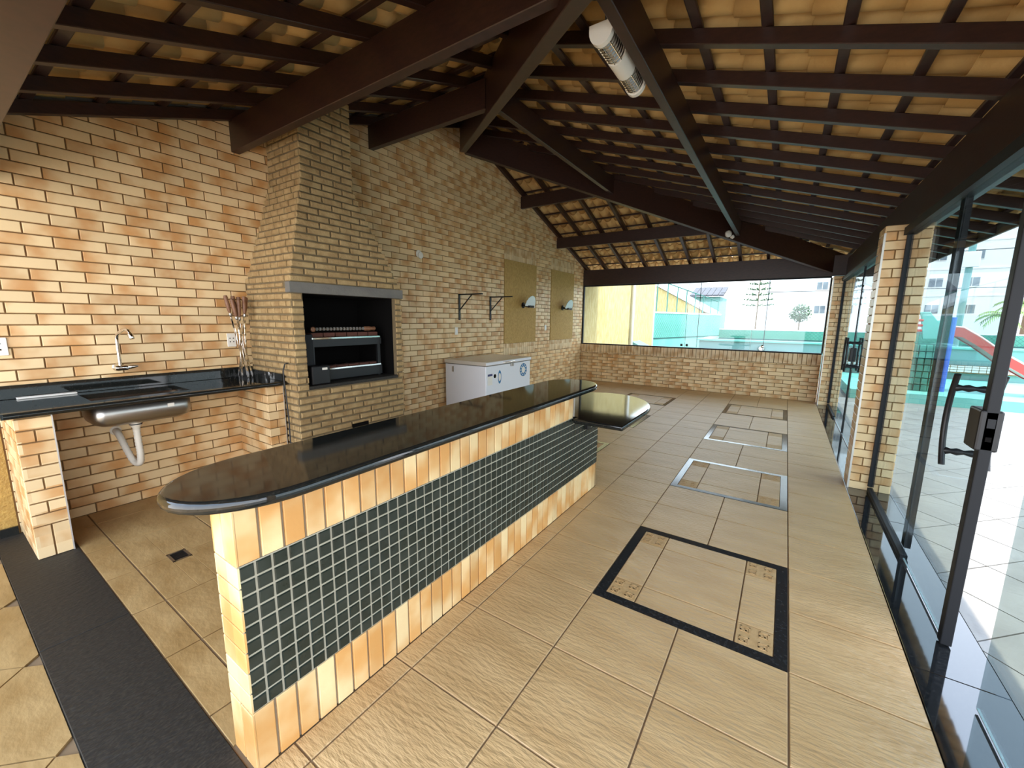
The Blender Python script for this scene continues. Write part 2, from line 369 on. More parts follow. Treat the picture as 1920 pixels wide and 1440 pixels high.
# thresholds
th = tag(MB().box(0.155, 0.46, -0.60, W, -0.12, -0.006).build('floor_threshold', 'granite_rough'), 'rough black granite strip crossing the floor at the near edge', 'threshold', kind='structure')
for a, b in ((2.64, W), (1.35, 2.636), (-0.6, 1.346)): plates(th, 'granite_slab', 'granite_rough', [(0.157, 0.458, a, b)], (0, 0, -0.007), XV, YV, 0.009, 0.002)
sl = tag(MB().box(0.155, L, -0.905, -0.60, -0.12, -0.006).build('floor_sill', 'granite'), 'polished black granite sill running under the glass doors', 'threshold', kind='structure')
for a, b in ((0.155, 2.3), (2.303, 4.02), (4.023, 6.9), (6.903, L)): plates(sl, 'granite_slab', 'granite_sill', [(a, b, -0.902, -0.602)], (0, 0, -0.007), XV, YV, 0.010, 0.002)

# outside paving, laid on the diagonal
def clip(poly, a, b, c):
    """keep a*x+b*y<=c"""
    out = []
    for i in range(len(poly)):
        p, q = poly[i], poly[(i+1) % len(poly)]; dp, dq = a*p[0]+b*p[1]-c, a*q[0]+b*q[1]-c
        if dp <= 0: out.append(p)
        if (dp < 0) != (dq < 0) and dp != dq:
            t = dp/(dp-dq); out.append((p[0]+(q[0]-p[0])*t, p[1]+(q[1]-p[1])*t))
    return out
def diagonal(parent, x0, x1, y0, y1, so, do, limit=300):
    P = 0.6406; polys = []
    for i in range(-40, 60):
        for j in range(-60, 60):
            s0, d0 = so+i*P, do+j*P; e = 0.005
            q = []
            for s_, d_ in ((s0+e, d0+e), (s0+P-e, d0+e), (s0+P-e, d0+P-e), (s0+e, d0+P-e)): q.append(((s_+d_)/2, (s_-d_)/2))
            if max(p[0] for p in q) < x0 or min(p[0] for p in q) > x1 or max(p[1] for p in q) < y0 or min(p[1] for p in q) > y1: continue
            for a in ((1, 0, x1), (-1, 0, -x0), (0, 1, y1), (0, -1, -y0)):
                q = clip(q, *a)
                if len(q) < 3: break
            if len(q) >= 3:
                ar = abs(sum(q[k][0]*q[(k+1) % len(q)][1]-q[(k+1) % len(q)][0]*q[k][1] for k in range(len(q))))/2
                if ar > 0.002: polys.append((on_screen((sum(p[0] for p in q)/len(q), sum(p[1] for p in q)/len(q), 0)), q))
    polys.sort(key=lambda t: t[0]); rest = MB()
    for i, (_, q) in enumerate(polys):
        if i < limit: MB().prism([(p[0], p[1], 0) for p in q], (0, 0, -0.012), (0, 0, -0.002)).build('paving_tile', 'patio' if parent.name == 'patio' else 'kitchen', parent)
        else: rest.prism([(p[0], p[1], 0) for p in q], (0, 0, -0.012), (0, 0, -0.002))
    if rest.v: rest.build('paving_field', 'patio' if parent.name == 'patio' else 'kitchen', parent, kind='stuff')
patio = tag(MB().box(-3, 10.5, -14, -0.905, -0.12, -0.012).build('patio', 'ground'), 'sunlit pale patio paved on the diagonal outside the glass doors', 'patio', kind='structure')
diagonal(patio, -3, 10.5, -5.2, -0.907, 2.414, 5.44, 290)
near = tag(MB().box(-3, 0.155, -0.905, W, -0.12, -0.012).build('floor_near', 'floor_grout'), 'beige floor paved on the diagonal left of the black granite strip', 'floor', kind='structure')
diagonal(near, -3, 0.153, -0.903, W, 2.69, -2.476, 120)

# ---------------------------------------------------------------- back brick wall
def wall_top(x): return zs(x) + 0.20
pro = [(0.27, -0.1), (L+0.12, -0.1), (L+0.12, wall_top(L+0.12)), (AX, wall_top(AX)), (0.27, wall_top(0.27))]
wb = MB().prism([(x, W+0.008, z) for x, z in pro], (0, 0, 0), (0, 0.16, 0)).build('wall_back', 'grout')
tag(wb, 'tall gabled wall of cream and orange glazed brick tiles behind the barbecue', 'wall', kind='structure')
gp = 0.008
rects = bond(0.275, L, 0.0, 4.35, 0.266, 0.075, gp, 0.652)
PAN = ((6.08, 7.20), (7.82, 8.94))
for a, b in PAN: rects = cut(rects, (a, b, 0.83, 2.79), gp/2)
keep = []
for r in rects:
    if r[0] > 1.88 and r[1] < 3.0 and r[3] < 1.75: continue
    if r[0] > 2.16 and r[1] < 2.62: continue
    top = min(wall_top(r[0]), wall_top(r[1])) - 0.005
    if r[2] > top - 0.02: continue
    keep.append((r[0], r[1], r[2], min(r[3], top)))
plates(wb, 'brick_tile', 'wall_tile', keep, (0, W+0.008, 0), XV, ZV, 0.010, 0.003, 300)   # faces -y
sol = []
for a, b in PAN:
    n = 15; p = (b-a)/n
    for k in range(n):
        sol += [(a+k*p+gp/2, a+(k+1)*p-gp/2, 0.834, 1.046), (a+k*p+gp/2, a+(k+1)*p-gp/2, 2.554, 2.786)]
plates(wb, 'upright_tile', 'soldier', sol, (0, W+0.008, 0), XV, ZV, 0.010, 0.003, 60)
for i, (a, b) in enumerate(PAN):
    o = MB().box(a+0.005, b-0.005, W-0.012, W+0.02, 1.05, 2.55).build('wall_panel', 'panel', wb, bevel=0.003)
# ochre rendered wall to the left of the tiled part
wn = tag(MB().box(-3, 0.27, W+0.002, W+0.168, -0.1, 2.6).build('wall_near', 'stucco'), 'ochre rendered wall beside the sink counter pier', 'wall', kind='structure')
tag(MB().box(-3, 0.268, W-0.016, W+0.002, 0.0, 0.06).build('baseboard_near', 'granite'), 'black granite skirting under the ochre wall', 'baseboard', kind='structure')

# ---------------------------------------------------------------- far wall below the window
wf = MB().box(L+0.008, L+0.12, -0.6, W, -0.1, 0.90).build('wall_far', 'grout')
tag(wf, 'low glazed brick wall under the long far window', 'wall', kind='structure')
UY = Vector((0, -1, 0))       # seen from inside, u runs to the right (-y)
def jo(xp): return (xp-0.652-4.26) % 0.266     # joint that keeps the glaze of each tile whole
rf = bond(-W, 0.605, 0.0, 0.70, 0.266, 0.075, gp, jo(L))
plates(wf, 'brick_tile', 'wall_tile', rf, (L+0.008, 0, 0), UY, ZV, 0.010, 0.003, 300)
n = 65; p = (W+0.605)/n
plates(wf, 'upright_tile', 'soldier', [(-W+k*p+gp/2, -W+(k+1)*p-gp/2, 0.704, 0.90) for k in range(n)], (L+0.008, 0, 0), UY, ZV, 0.010, 0.003, 120)

# ---------------------------------------------------------------- pillars between the doors
def pillar(name, x0, x1, label):
    y0, y1, zt = -0.90, -0.61, 2.30
    o = tag(MB().box(x0+0.008, x1-0.008, y0+0.008, y1-0.008, -0.05, zt).build(name, 'grout'), label, 'pillar', kind='structure')
    plates(o, 'brick_tile', 'wall_tile', bond(-y1, -y0, 0.0, zt, 0.266, 0.075, gp, jo(x0)), (x0+0.008, 0, 0), UY, ZV, 0.010, 0.002, 75)
    plates(o, 'brick_tile', 'wall_tile', bond(-x1, -x0, 0.0, zt, 0.266, 0.0745, gp, -x1+0.1), (0, y1-0.008, 0), Vector((-1, 0, 0)), ZV, 0.010, 0.002, 75)
    plates(o, 'brick_tile', 'wall_tile', bond(y0, y1, 0.0, zt, 0.266, 0.0745, gp, y0), (x1-0.008, 0, 0), YV, ZV, 0.010, 0.002, 75)
    plates(o, 'brick_tile', 'wall_tile', bond(x0, x1, 0.0, zt, 0.266, 0.0745, gp, x0), (0, y0+0.008, 0), XV, ZV, 0.010, 0.002, 75)
    MB().box(x0-0.004, x0+0.012, y1-0.008, y1+0.006, 0.0, zt-0.06).build('corner_trim', 'alu', o)
    return o
pillar('wall_right_pillar', 4.67, 4.95, 'brick tiled pillar between the two glass door openings')
pillar('wall_far_pillar', 9.20, 9.475, 'brick tiled corner pillar at the end of the far window')
pillar('wall_near_pillar', 0.16, 0.44, 'brick tiled corner pillar at the near end of the glass doors')

# ================================================================ ROOF
roof = tag(empty('ceiling'), 'open timber hip roof of dark beams and clay tiles', 'ceiling', kind='structure')
EYR, EXF, EXN = -1.62, 10.28, -0.50      # eave edges; unseen near overhang lengthened to cut light on the near left
def beam_part(name, p0, p1, w, d): return MB().beam(p0, p1, w, d).build(name, 'wood', roof, bevel=0.004, seg=1)
# eave beams
beam_part('eave_beam', (0.10, -0.85, 2.63), (L+0.18, -0.85, 2.63), 0.12, 0.36)
beam_part('eave_beam', (L+0.06, -0.93, 2.69), (L+0.06, W, 2.69), 0.12, 0.36)
beam_part('eave_beam', (0.27, -0.93, 2.65), (0.27, W, 2.65), 0.15, 0.35)
# hip rafters
for sgn in (1, -1):
    def hp(y): return (AX + sgn*(SR/SF)*(W-y), y, zr(y)+0.05)
    beam_part('hip_rafter', hp(W-0.02), hp(EYR+0.1), 0.09, 0.38)
# purlins
def hx(y): return (SR/SF)*(W-y)
for y in (0.835, 2.52): beam_part('purlin', (AX-hx(y)+0.04, y, zr(y)), (AX+hx(y)-0.04, y, zr(y)), 0.06, 0.23)
for x in (6.62, 8.06): y = W-(x-AX)*SF/SR; beam_part('purlin', (x, y+0.04, zs(x)), (x, W, zs(x)), 0.065, 0.21)
for x in (1.86, 3.33): y = W-(AX-x)*SF/SR; beam_part('purlin', (x, y+0.04, zs(x)), (x, W, zs(x)), 0.07, 0.26)
# rafters
RW, RD, RS = 0.055, 0.085, 0.475
k = -25
for k in range(-14, 14):
    x = 2.33 + k*RS
    if x < EXN+0.05 or x > EXF-0.05: continue
    yt = W - abs(x-AX)*SF/SR
    if yt < EYR+0.15: continue
    beam_part('rafter', (x, EYR, zr(EYR)+RD), (x, yt, zr(yt)+RD), RW, RD)
for k in range(14):
    y = W-0.04 - k*RS; dx = hx(y)
    for sg, ex in ((1, EXF), (-1, EXN)):
        if sg*(ex-AX) < dx+0.15: continue
        beam_part('rafter', (AX+sg*dx, y, zs(AX+sg*dx)+RD), (ex, y, zs(ex)+RD), RW, RD)
# battens
BP = 0.355
k = 0
while True:
    y = EYR+0.085 + k*BP; k += 1
    if y > W-0.1: break
    d = hx(y); z = zr(y)+RD+0.022
    beam_part('batten', (max(AX-d, EXN), y, z), (min(AX+d, EXF), y, z), 0.055, 0.022)
for sg, ex in ((1, EXF), (-1, EXN)):
    k = 0
    while True:
        x = ex - sg*(0.06 + k*BP); k += 1
        if sg*(x-AX) < 0.12: break
        y = W-(abs(x-AX))*SF/SR; z = zs(x)+RD+0.022
        beam_part('batten', (x, max(y, EYR), z), (x, W, z), 0.055, 0.022)
# clay tiles: a channel hanging down between two raised edges, each overlapping the one below
TW, TL = 0.19, 0.42
def tile_mesh():
    us = [-0.108, -0.094, -0.078, -0.066, -0.060, -0.045, -0.024, 0.0, 0.024, 0.045, 0.060, 0.066, 0.078, 0.094, 0.108]
    def nof(u):
        u = abs(u)
        if u <= 0.066: return -0.056*math.sqrt(max(0, 1-(u/0.066)**2))
        return 0.052*math.sin(min(1.0, (u-0.066)/0.030)*math.pi/2)
    nu = len(us)-1; top, bot = [], []
    for v in (0.0, TL):
        for u in us:
            n = nof(u) + 0.060 + 0.017*(1 - v/TL)
            top.append((u, v, n+0.010)); bot.append((u, v, n))
    vs_ = bot + top; m = nu+1; nb = 2*m; fs = []
    for i in range(nu):
        fs.append((i, m+i, m+i+1, i+1)); fs.append((nb+i, nb+i+1, nb+m+i+1, nb+m+i))
        fs.append((i, i+1, nb+i+1, nb+i)); fs.append((m+i, nb+m+i, nb+m+i+1, m+i+1))
    return vs_, fs
tv, tf = tile_mesh()
tme = bpy.data.meshes.new('roof_tile'); tme.from_pydata(tv, [], tf); tme.materials.append(M['tile_roof'])
for p in tme.polygons: p.use_smooth = True
spots = []
def slope_tiles(axis_u, axis_h, s, base, top_len, inside, u0, u1):
    """base: function(u, h) -> plan point; h plan distance up from the eave"""
    nrm = (axis_h + Vector((0, 0, s))).normalized()
    nu = int((u1-u0)/TW)
    for i in range(nu+1):
        u = u0 + i*TW; k = 0
        while True:
            h = -0.15 + k*BP; k += 1
            if h > top_len: break
            c = base(u, h); mid = base(u, h+BP/2)
            if not inside(mid.x, mid.y): continue
            spots.append((c, axis_u, nrm))
def roof_z(x, y, which): return (zr(y) if which == 'r' else zs(x)) + RD + 0.022
slope_tiles(XV, YV, SR, lambda u, h: Vector((u, EYR+h, roof_z(u, EYR+h, 'r'))), W-EYR, lambda x, y: rin(x, y) and y < W and EXN < x < EXF, EXN, EXF)
slope_tiles(Vector((0, 1, 0)), Vector((-1, 0, 0)), SF, lambda u, h: Vector((EXF-h, u, roof_z(EXF-h, u, 's'))), EXF-AX, lambda x, y: not rin(x, y) and x > AX and y > EYR, W-TW/2+0.07-31*TW, W-TW/2+0.09)
slope_tiles(Vector((0, -1, 0)), Vector((1, 0, 0)), SF, lambda u, h: Vector((EXN+h, u, roof_z(EXN+h, u, 's'))), AX-EXN, lambda x, y: not rin(x, y) and x < AX and y > EYR, W-TW/2+0.07-31*TW, W-TW/2+0.09)
spots.sort(key=lambda t: on_screen(t[0])); rest = MB()
for i, (c, au, ah) in enumerate(spots):
    nn = au.cross(ah)
    B = Matrix((au, ah, nn)).transposed()
    B = B @ Matrix.Rotation(random.uniform(-0.012, 0.012), 3, 'Z')
    if i < 300:
        o = bpy.data.objects.new('roof_tile', tme); COL.objects.link(o); o.matrix_world = Matrix.Translation(c) @ B.to_4x4(); o.parent = roof
    else: rest.add([c + B @ Vector(v) for v in tv], tf)
me = bpy.data.meshes.new('roof_tile_field'); me.from_pydata(rest.v, [], rest.f); me.materials.append(M['tile_roof'])
for p in me.polygons: p.use_smooth = True
o = bpy.data.objects.new('roof_tile_field', me); COL.objects.link(o); o.parent = roof; o['kind'] = 'stuff'

MB().box(EXN, EXF, EYR-0.022, EYR, zr(EYR)-0.01, zr(EYR)+0.10).build('fascia', 'concrete', roof)
for sgn in (1, -1):       # mortared hip caps over the joint of two slopes, and the mortar along the wall head
    mb = MB(); ys = [EYR-0.1, W+0.05]
    def q3(y, dx, dy, dz): return (AX+sgn*((SR/SF)*(W-y))+sgn*dx, y+dy, zr(y)+0.27+dz)
    v_ = [q3(ys[0], 0, 0, 0), q3(ys[1], 0, 0, 0), q3(ys[0], 0.22, 0, -0.22*SF), q3(ys[1], 0.22, 0, -0.22*SF), q3(ys[0], -0.2, -0.2, -0.2*SR), q3(ys[1], -0.2, -0.2, -0.2*SR)]
    v_ += [(a, b, c+0.02) for a, b, c in v_]
    w_ = [q3(ys[0], 0.13, 0, -0.05), q3(ys[1], 0.13, 0, -0.05), q3(ys[0], -0.12, -0.12, -0.05), q3(ys[1], -0.12, -0.12, -0.05)]; w_ += [(a, b, c-0.12) for a, b, c in w_]
    MB().add(w_, [(0, 1, 3, 2), (4, 6, 7, 5), (0, 4, 5, 1), (2, 3, 7, 6), (0, 2, 6, 4), (1, 5, 7, 3)]).build('hip_mortar', 'tile_roof', roof)
    mb.add(v_, [(0, 1, 3, 2), (4, 5, 1, 0), (6, 8, 9, 7), (10, 6, 7, 11), (2, 3, 9, 8), (4, 10, 11, 5)]).build('hip_cap', 'tile_roof', roof)
    xe = EXF if sgn > 0 else EXN
    mb = MB(); mb.beam((AX, W+0.06, zs(AX)+0.26), (xe, W+0.06, zs(xe)+0.26), 0.13, 0.2).build('wall_head_mortar', 'concrete', roof)

# ================================================================ GLAZING
# far window: four panes in a thin dark frame
win = thing('window_1', 'long horizontal glass window over the low far wall', 'window', kind='structure')
MB().box(L+0.01, L+0.09, -0.6, W, 0.90, 0.925).build('window_sill', 'frame', win, bevel=0.003, seg=1)
MB().box(L+0.02, L+0.08, -0.6, W, 2.30, 2.33).build('window_frame', 'frame', win)
for y0, y1 in ((W-0.025, W-0.002), (-0.612, -0.59)): MB().box(L+0.02, L+0.08, y0, y1, 0.925, 2.30).build('window_frame', 'frame', win)
for i, (y0, y1, dx) in enumerate(((1.822, W-0.03, 0.0), (0.575, 1.815, 0.0), (0.34, 1.59, 0.022), (-0.585, 0.57, 0.0))):
    if i == 2: continue
    pn = MB().box(L+0.045+dx, L+0.051+dx, y0, y1, 0.935, 2.295).build('pane', 'glass_far', win)
    MB().box(L+0.044+dx, L+0.052+dx, y0-0.004, y0+0.002, 0.935, 2.295).build('pane_edge', 'frame' if i == 0 else 'glass_edge', pn)
for y in (1.58, 0.35): MB().box(L+0.055, L+0.063, y-0.006, y+0.006, 0.935, 2.295).build('pane_edge', 'frame', win)
for y in (1.775, 1.885): MB().box(L+0.03, L+0.066, y-0.022, y+0.022, 0.945, 1.0).build('latch', 'black_metal', win, bevel=0.004)
lo = MB(); add_lathe(lo, [(0.028, 0), (0.03, 0.01), (0.02, 0.02)], (L+0.043, 0.36, 1.01), (-1, 0, 0)); lo.build('pane_lock', 'chrome', win, smooth=True)

def leaf(name, x0, x1, label, y=GL, z0=0.02, z1=2.24, channel=False):
    d = thing(name, label, 'glass door', kind='structure')
    pn = MB().box(x0, x1, y-0.005, y+0.005, z0, z1).build('pane', 'glass', d)
    MB().box(x0, x1, y-0.004, y+0.004, z0-0.005, z0).build('pane_edge', 'glass_edge', pn)
    return d
d0 = leaf('window_2', 3.40, 4.665, 'fixed smoked glass panel between pillar and open door', z0=0.03)
MB().box(3.38, 4.665, GL-0.018, GL+0.018, 0.002, 0.036).build('bottom_channel', 'frame', d0)
MB().box(3.47, 3.54, GL-0.045, GL-0.012, 0.05, 2.24).build('stile', 'frame', d0)
MB().box(4.64, 4.668, GL-0.02, GL+0.02, 0.05, 2.24).build('jamb', 'frame', d0)
tr = tag(MB().box(0.44, 4.67, GL-0.04, GL+0.04, 2.21, 2.27).build('trim_1', 'frame'), 'dark track above the near glass doors', 'door track', kind='structure')
tr2 = tag(MB().box(4.95, 9.2, GL-0.04, GL+0.04, 2.21, 2.27).build('trim_2', 'frame'), 'dark track above the far glass doors', 'door track', kind='structure')
def handle_set(d, x, zc, y=GL, lock=True, double=False, s=1.0):
    """bowed bars on both faces of the glass, on two turned brackets, with a lock box on the edge"""
    for sd in (1, -1):
        for hxo in ((0.0,) if not double else (-0.10, 0.10)):
            xx = x + (0.11*s if not double else hxo)
            path = []
            for i in range(15):
                t = -1 + 2*i/14; path.append((xx + (0.055*(1-t*t) if not double else math.copysign(0.045*(1-t*t), hxo)), y + sd*0.075, zc + t*0.22))
            MB().tube(path, 0.0125, 8).build('handle_bar', 'black_metal', d, smooth=True)
    for dz in (-0.155, 0.155):
        for hxo in ((0.0,) if not double else (-0.10, 0.10)):
            xx = x + (0.11 if not double else hxo) + (0.028 if not double else math.copysign(0.022, hxo))
            mb = MB(); add_lathe(mb, [(0.010, 0), (0.018, 0.012), (0.012, 0.03), (0.018, 0.05), (0.010, 0.075), (0.018, 0.10), (0.012, 0.12), (0.018, 0.138), (0.010, 0.15)], (xx, y-0.075, zc+dz), (0, 1, 0), 10)
            mb.build('handle_bracket', 'black_metal', d, smooth=True)
d1 = leaf('door_1', 2.56, 3.375, 'smoked glass door leaf with black edge strip and bowed handle')
MB().box(2.535, 2.585, GL-0.02, GL+0.02, 0.01, 2.24).build('edge_strip', 'frame', d1, bevel=0.004)
handle_set(d1, 2.62, 1.045)
lk = MB().box(2.535, 2.665, GL-0.036, GL+0.036, 0.955, 1.135).build('lock_box', 'black_metal', d1, bevel=0.008)
MB().box(2.530, 2.536, GL-0.012, GL+0.012, 1.06, 1.10).build('latch_bolt', 'frame', lk)
MB().box(2.530, 2.536, GL-0.009, GL+0.009, 1.00, 1.02).build('keyhole_plate', 'soot', lk)
d2 = leaf('door_2', 0.45, 2.15, 'smoked glass door leaf nearest the camera at the right edge')
d3 = leaf('door_3', 4.96, 6.93, 'far smoked glass door leaf beside the middle pillar')
d4 = leaf('door_4', 6.94, 8.05, 'far smoked glass door leaf with bowed double handle')
handle_set(d4, 7.0, 1.08, double=True)
MB().box(6.93, 7.09, GL-0.036, GL+0.036, 0.99, 1.17).build('lock_box', 'black_metal', d4, bevel=0.008)
MB().box(6.932, 6.942, GL-0.012, GL+0.012, 0.01, 2.24).build('edge_strip', 'frame', d4)
d5 = leaf('window_3', 8.06, 9.195, 'fixed smoked glass panel beside the far corner pillar', z0=0.03)
MB().box(8.05, 9.195, GL-0.018, GL+0.018, 0.002, 0.036).build('bottom_channel', 'frame', d5)
MB().box(9.17, 9.198, GL-0.02, GL+0.02, 0.05, 2.24).build('jamb', 'frame', d5)

# ================================================================ BARBECUE
bbq = thing('barbecue', 'brick barbecue with wide dark firebox and tapering chimney hood', 'barbecue')
BX0, BX1, BY = 1.84, 3.03, 3.47
OX0, OX1, OZ0, OZ1 = 1.945, 2.945, 0.885, 1.70
core = MB(); q = 0.010
core.box(BX0+q, OX0, BY+q, W, 0, OZ1).box(OX1, BX1-q, BY+q, W, 0, OZ1).box(OX0, OX1, BY+q, W, 0, OZ0-0.03).box(OX0, OX1, W-0.12, W, OZ0-0.03, OZ1)
HZ0, HZ1, CX0, CX1, CY, CZ = 1.79, 2.715, 2.125, 2.655, 3.70, 3.70
core.box(BX0+q, BX1-q, BY+q, W, OZ1+0.001, HZ0)
lo_ = [(BX0+q, BY+q), (BX1-q, BY+q), (BX1-q, W), (BX0+q, W)]; hi_ = [(CX0+q, CY+q), (CX1-q, CY+q), (CX1-q, W), (CX0+q, W)]
core.add([(x, y, HZ0) for x, y in lo_] + [(x, y, HZ1) for x, y in hi_], [(3, 2, 1, 0), (4, 5, 6, 7), (0, 1, 5, 4), (1, 2, 6, 5), (2, 3, 7, 6), (3, 0, 4, 7)])
core.box(CX0+q, CX1-q, CY+q, W, HZ1, CZ)
core.build('mortar_core', 'mortar', bbq)
fbx = MB()
fbx.box(OX0, OX0+0.004, BY+0.06, W-0.12, OZ0, OZ1).box(OX1-0.004, OX1, BY+0.06, W-0.12, OZ0, OZ1).box(OX0, OX1, W-0.126, W-0.12, OZ0, OZ1).box(OX0, OX1, BY+0.06, W-0.12, OZ1-0.006, OZ1)
fbx.build('firebox_lining', 'soot', bbq)
MB().box(BX0-0.012, BX1+0.008, BY-0.012, BY+0.06, OZ1, HZ0).build('lintel', 'concrete', bbq, bevel=0.004)
MB().box(OX0+0.002, OX1-0.002, BY-0.006, W-0.13, OZ0-0.03, OZ0).build('hearth_slab', 'granite_rough', bbq, bevel=0.003)
FRONT, LEFT, RIGHT = [], [], []
ash = (2.36, 2.55, 0.385, 0.455)
def course(z0, z1, x0, x1, yf, k, hole=None):
    pu, gpb = 0.215, 0.016
    off = (0.0, 0.11)[k % 2] + random.uniform(-0.012, 0.012)
    fr = []; u = x0 - off
    while u < x1:
        a, b = max(u, x0), min(u+pu+random.uniform(-0.012, 0.012), x1)
        if b-a > 0.03: fr.append((a+gpb/2 if a > x0 else a, b-gpb/2 if b < x1 else b, z0+gpb/2, z1-gpb/2))
        u = b if b > u else u+pu
        if b >= x1: break
    if hole: fr = cut(fr, hole)
    fr = cut(fr, ash)
    FRONT.append((yf, fr))
    sd = []; u = yf+0.012 - (0.11, 0.0)[k % 2]*0.5
    while u < W:
        a, b = max(u, yf+0.012), min(u+0.125+random.uniform(-0.01, 0.02), W)
        if b-a > 0.03: sd.append((a+gpb/2, b-gpb/2, z0+gpb/2, z1-gpb/2))
        u = b
        if b >= W: break
    LEFT.append((x0, sd)); RIGHT.append((x1, sd))
nc = 28
for k in range(nc): course(OZ1*k/nc, OZ1*(k+1)/nc, BX0, BX1, BY, k, (OX0, OX1, OZ0-0.032, OZ1+0.01))
for k in range(2):
    z0_, z1_ = OZ1+0.045*k, OZ1+0.045*(k+1)
    sd = [(a+0.008, min(a+0.127, W)-0.008, z0_+0.006, z1_-0.006) for a in (BY+0.06+0.06*k+0.127*j for j in range(7)) if a < W-0.05]
    LEFT.append((BX0, sd)); RIGHT.append((BX1, sd))
nh = 15
for k in range(nh):
    f = (k+0.3)/nh
    course(HZ0+(HZ1-HZ0)*k/nh, HZ0+(HZ1-HZ0)*(k+1)/nh, BX0+(CX0-BX0)*f, BX1+(CX1-BX1)*f, BY+(CY-BY)*f, k)
nk = 16
for k in range(nk): course(HZ1+(CZ-HZ1)*k/nk, HZ1+(CZ-HZ1)*(k+1)/nk, CX0, CX1, CY, k+1)
cnt = 0; allb = []
for yf, fr in FRONT: allb += [('f', yf, r) for r in fr]
for xl, sd in LEFT: allb += [('l', xl, r) for r in sd]
allb.sort(key=lambda t: -((t[2][1]-t[2][0])*(0.55 if t[0] == 'l' else 1)))
individual = allb[:300]; joined = allb[300:]
for kind, p, r in individual:
    if kind == 'f': plates(bbq, 'brick', 'brick', [r], (0, p+0.012, 0), XV, ZV, 0.016, 0.006, 1, 0.003)
    else: plates(bbq, 'brick', 'brick', [(-r[1], -r[0], r[2], r[3])], (p+0.012, 0, 0), UY, ZV, 0.016, 0.006, 1, 0.003)
rest = MB()
def join_plate(r, O, U, V):
    _, vs_, fs = plate(r[1]-r[0], r[3]-r[2], 0.016, 0.006); U, V = Vector(U), Vector(V); Nn = U.cross(V); c = Vector(O)+U*(r[0]+r[1])/2+V*(r[2]+r[3])/2; off = random.uniform(-0.003, 0.003)
    rest.add([c+U*v[0]+V*v[1]+Nn*(v[2]+off) for v in vs_], fs)
for kind, p, r in joined:
    if kind == 'f': join_plate(r, (0, p+0.012, 0), XV, ZV)
    else: join_plate((-r[1], -r[0], r[2], r[3]), (p+0.012, 0, 0), UY, ZV)
for xr, sd in RIGHT:
    for r in sd: join_plate(r, (xr-0.012, 0, 0), YV, ZV)
rest.build('brick_field', 'brick', bbq, kind='stuff')
MB().box(ash[0], ash[1], BY+0.006, BY+0.012, ash[2], ash[3]).build('ash_vent', 'soot', bbq)

# rotisserie grill standing in the firebox
gr = thing('rotisserie_grill', 'black rotisserie grill with chrome rails inside the barbecue firebox', 'grill')
ga, gb, gy = 2.03, 2.86, 3.62
for z in (1.29, 0.995): MB().box(ga+0.05, gb-0.02, gy-0.012, gy+0.0, z, z+0.02).build('chrome_rail', 'chrome', gr, bevel=0.003)
MB().box(ga+0.02, gb, gy, gy+0.02, 1.22, 1.288).build('upper_frame', 'black_metal', gr)
MB().box(ga+0.02, gb, gy, gy+0.02, 0.90, 0.993).build('lower_frame', 'black_metal', gr)
for x in (ga+0.04, gb-0.05): MB().box(x, x+0.035, gy+0.002, gy+0.03, 0.90, 1.29).build('upright', 'black_metal', gr)
MB().box(ga-0.08, ga+0.06, gy-0.01, gy+0.36, 0.905, 1.34).build('gear_housing', 'frame', gr, bevel=0.006)
mbx = MB().box(ga-0.04, ga+0.14, gy-0.13, gy-0.02, 0.886, 1.06).build('motor_box', 'black_metal', gr, bevel=0.012)
MB().box(ga+0.06, ga+0.11, gy-0.133, gy-0.13, 1.02, 1.04).build('name_plate', 'plastic', mbx)
for k in range(6): MB().box(ga+0.07+k*0.125, ga+0.185+k*0.125, gy+0.03, gy+0.12, 1.31, 1.35).build('fire_brick', 'red_brick', gr, bevel=0.004)
for k in range(6): MB().box(ga+0.07+k*0.125, ga+0.185+k*0.125, gy+0.03, gy+0.12, 1.0, 1.03).build('fire_brick', 'red_brick', gr, bevel=0.004)
MB().tube([(ga+0.09, gy+0.02, 1.385), (gb-0.06, gy+0.02, 1.385)], 0.008, 8).build('spit', 'steel', gr)
for k in range(16): MB().tube([(ga+0.12+k*0.036, gy+0.02, 1.372), (ga+0.12+k*0.036, gy+0.02, 1.40)], 0.012, 8).build('spit_ring', 'concrete', gr)
mb = MB(); add_lathe(mb, [(0.012, 0), (0.022, 0.01), (0.024, 0.06), (0.018, 0.1), (0.022, 0.13), (0.015, 0.14)], (gb-0.2, gy+0.02, 1.385), (1, 0, 0), 12); mb.build('spit_handle', 'handle', gr, smooth=True)
mb = MB(); add_lathe(mb, [(0.012, 0), (0.022, 0.006), (0.022, 0.02), (0.012, 0.026)], (ga+0.06, gy-0.006, 1.385), (0, -1, 0), 12); mb.build('spit_knob', 'handle', gr, smooth=True)
for k in range(5): MB().box(ga+0.13+k*0.13, ga+0.145+k*0.13, gy+0.02, gy+0.4, 0.99, 1.0).build('grate_bar', 'black_metal', gr)
for x in (ga-0.04, gb-0.04):
    for y in (gy+0.02, gy+0.3): MB().box(x, x+0.03, y, y+0.03, 0.885, 0.91).build('foot', 'black_metal', gr)
cb = MB().tube([(1.838, 3.60, 1.095), (1.815, 3.60, 1.09), (1.80, 3.605, 1.04), (1.795, 3.60, 0.97), (1.80, 3.595, 0.85), (1.805, 3.585, 0.6), (1.80, 3.58, 0.35), (1.81, 3.575, 0.25), (1.80, 3.575, 0.01)], 0.006, 6).build('power_cord', 'cable', gr, smooth=True, label='thin black cord hanging down beside the barbecue')

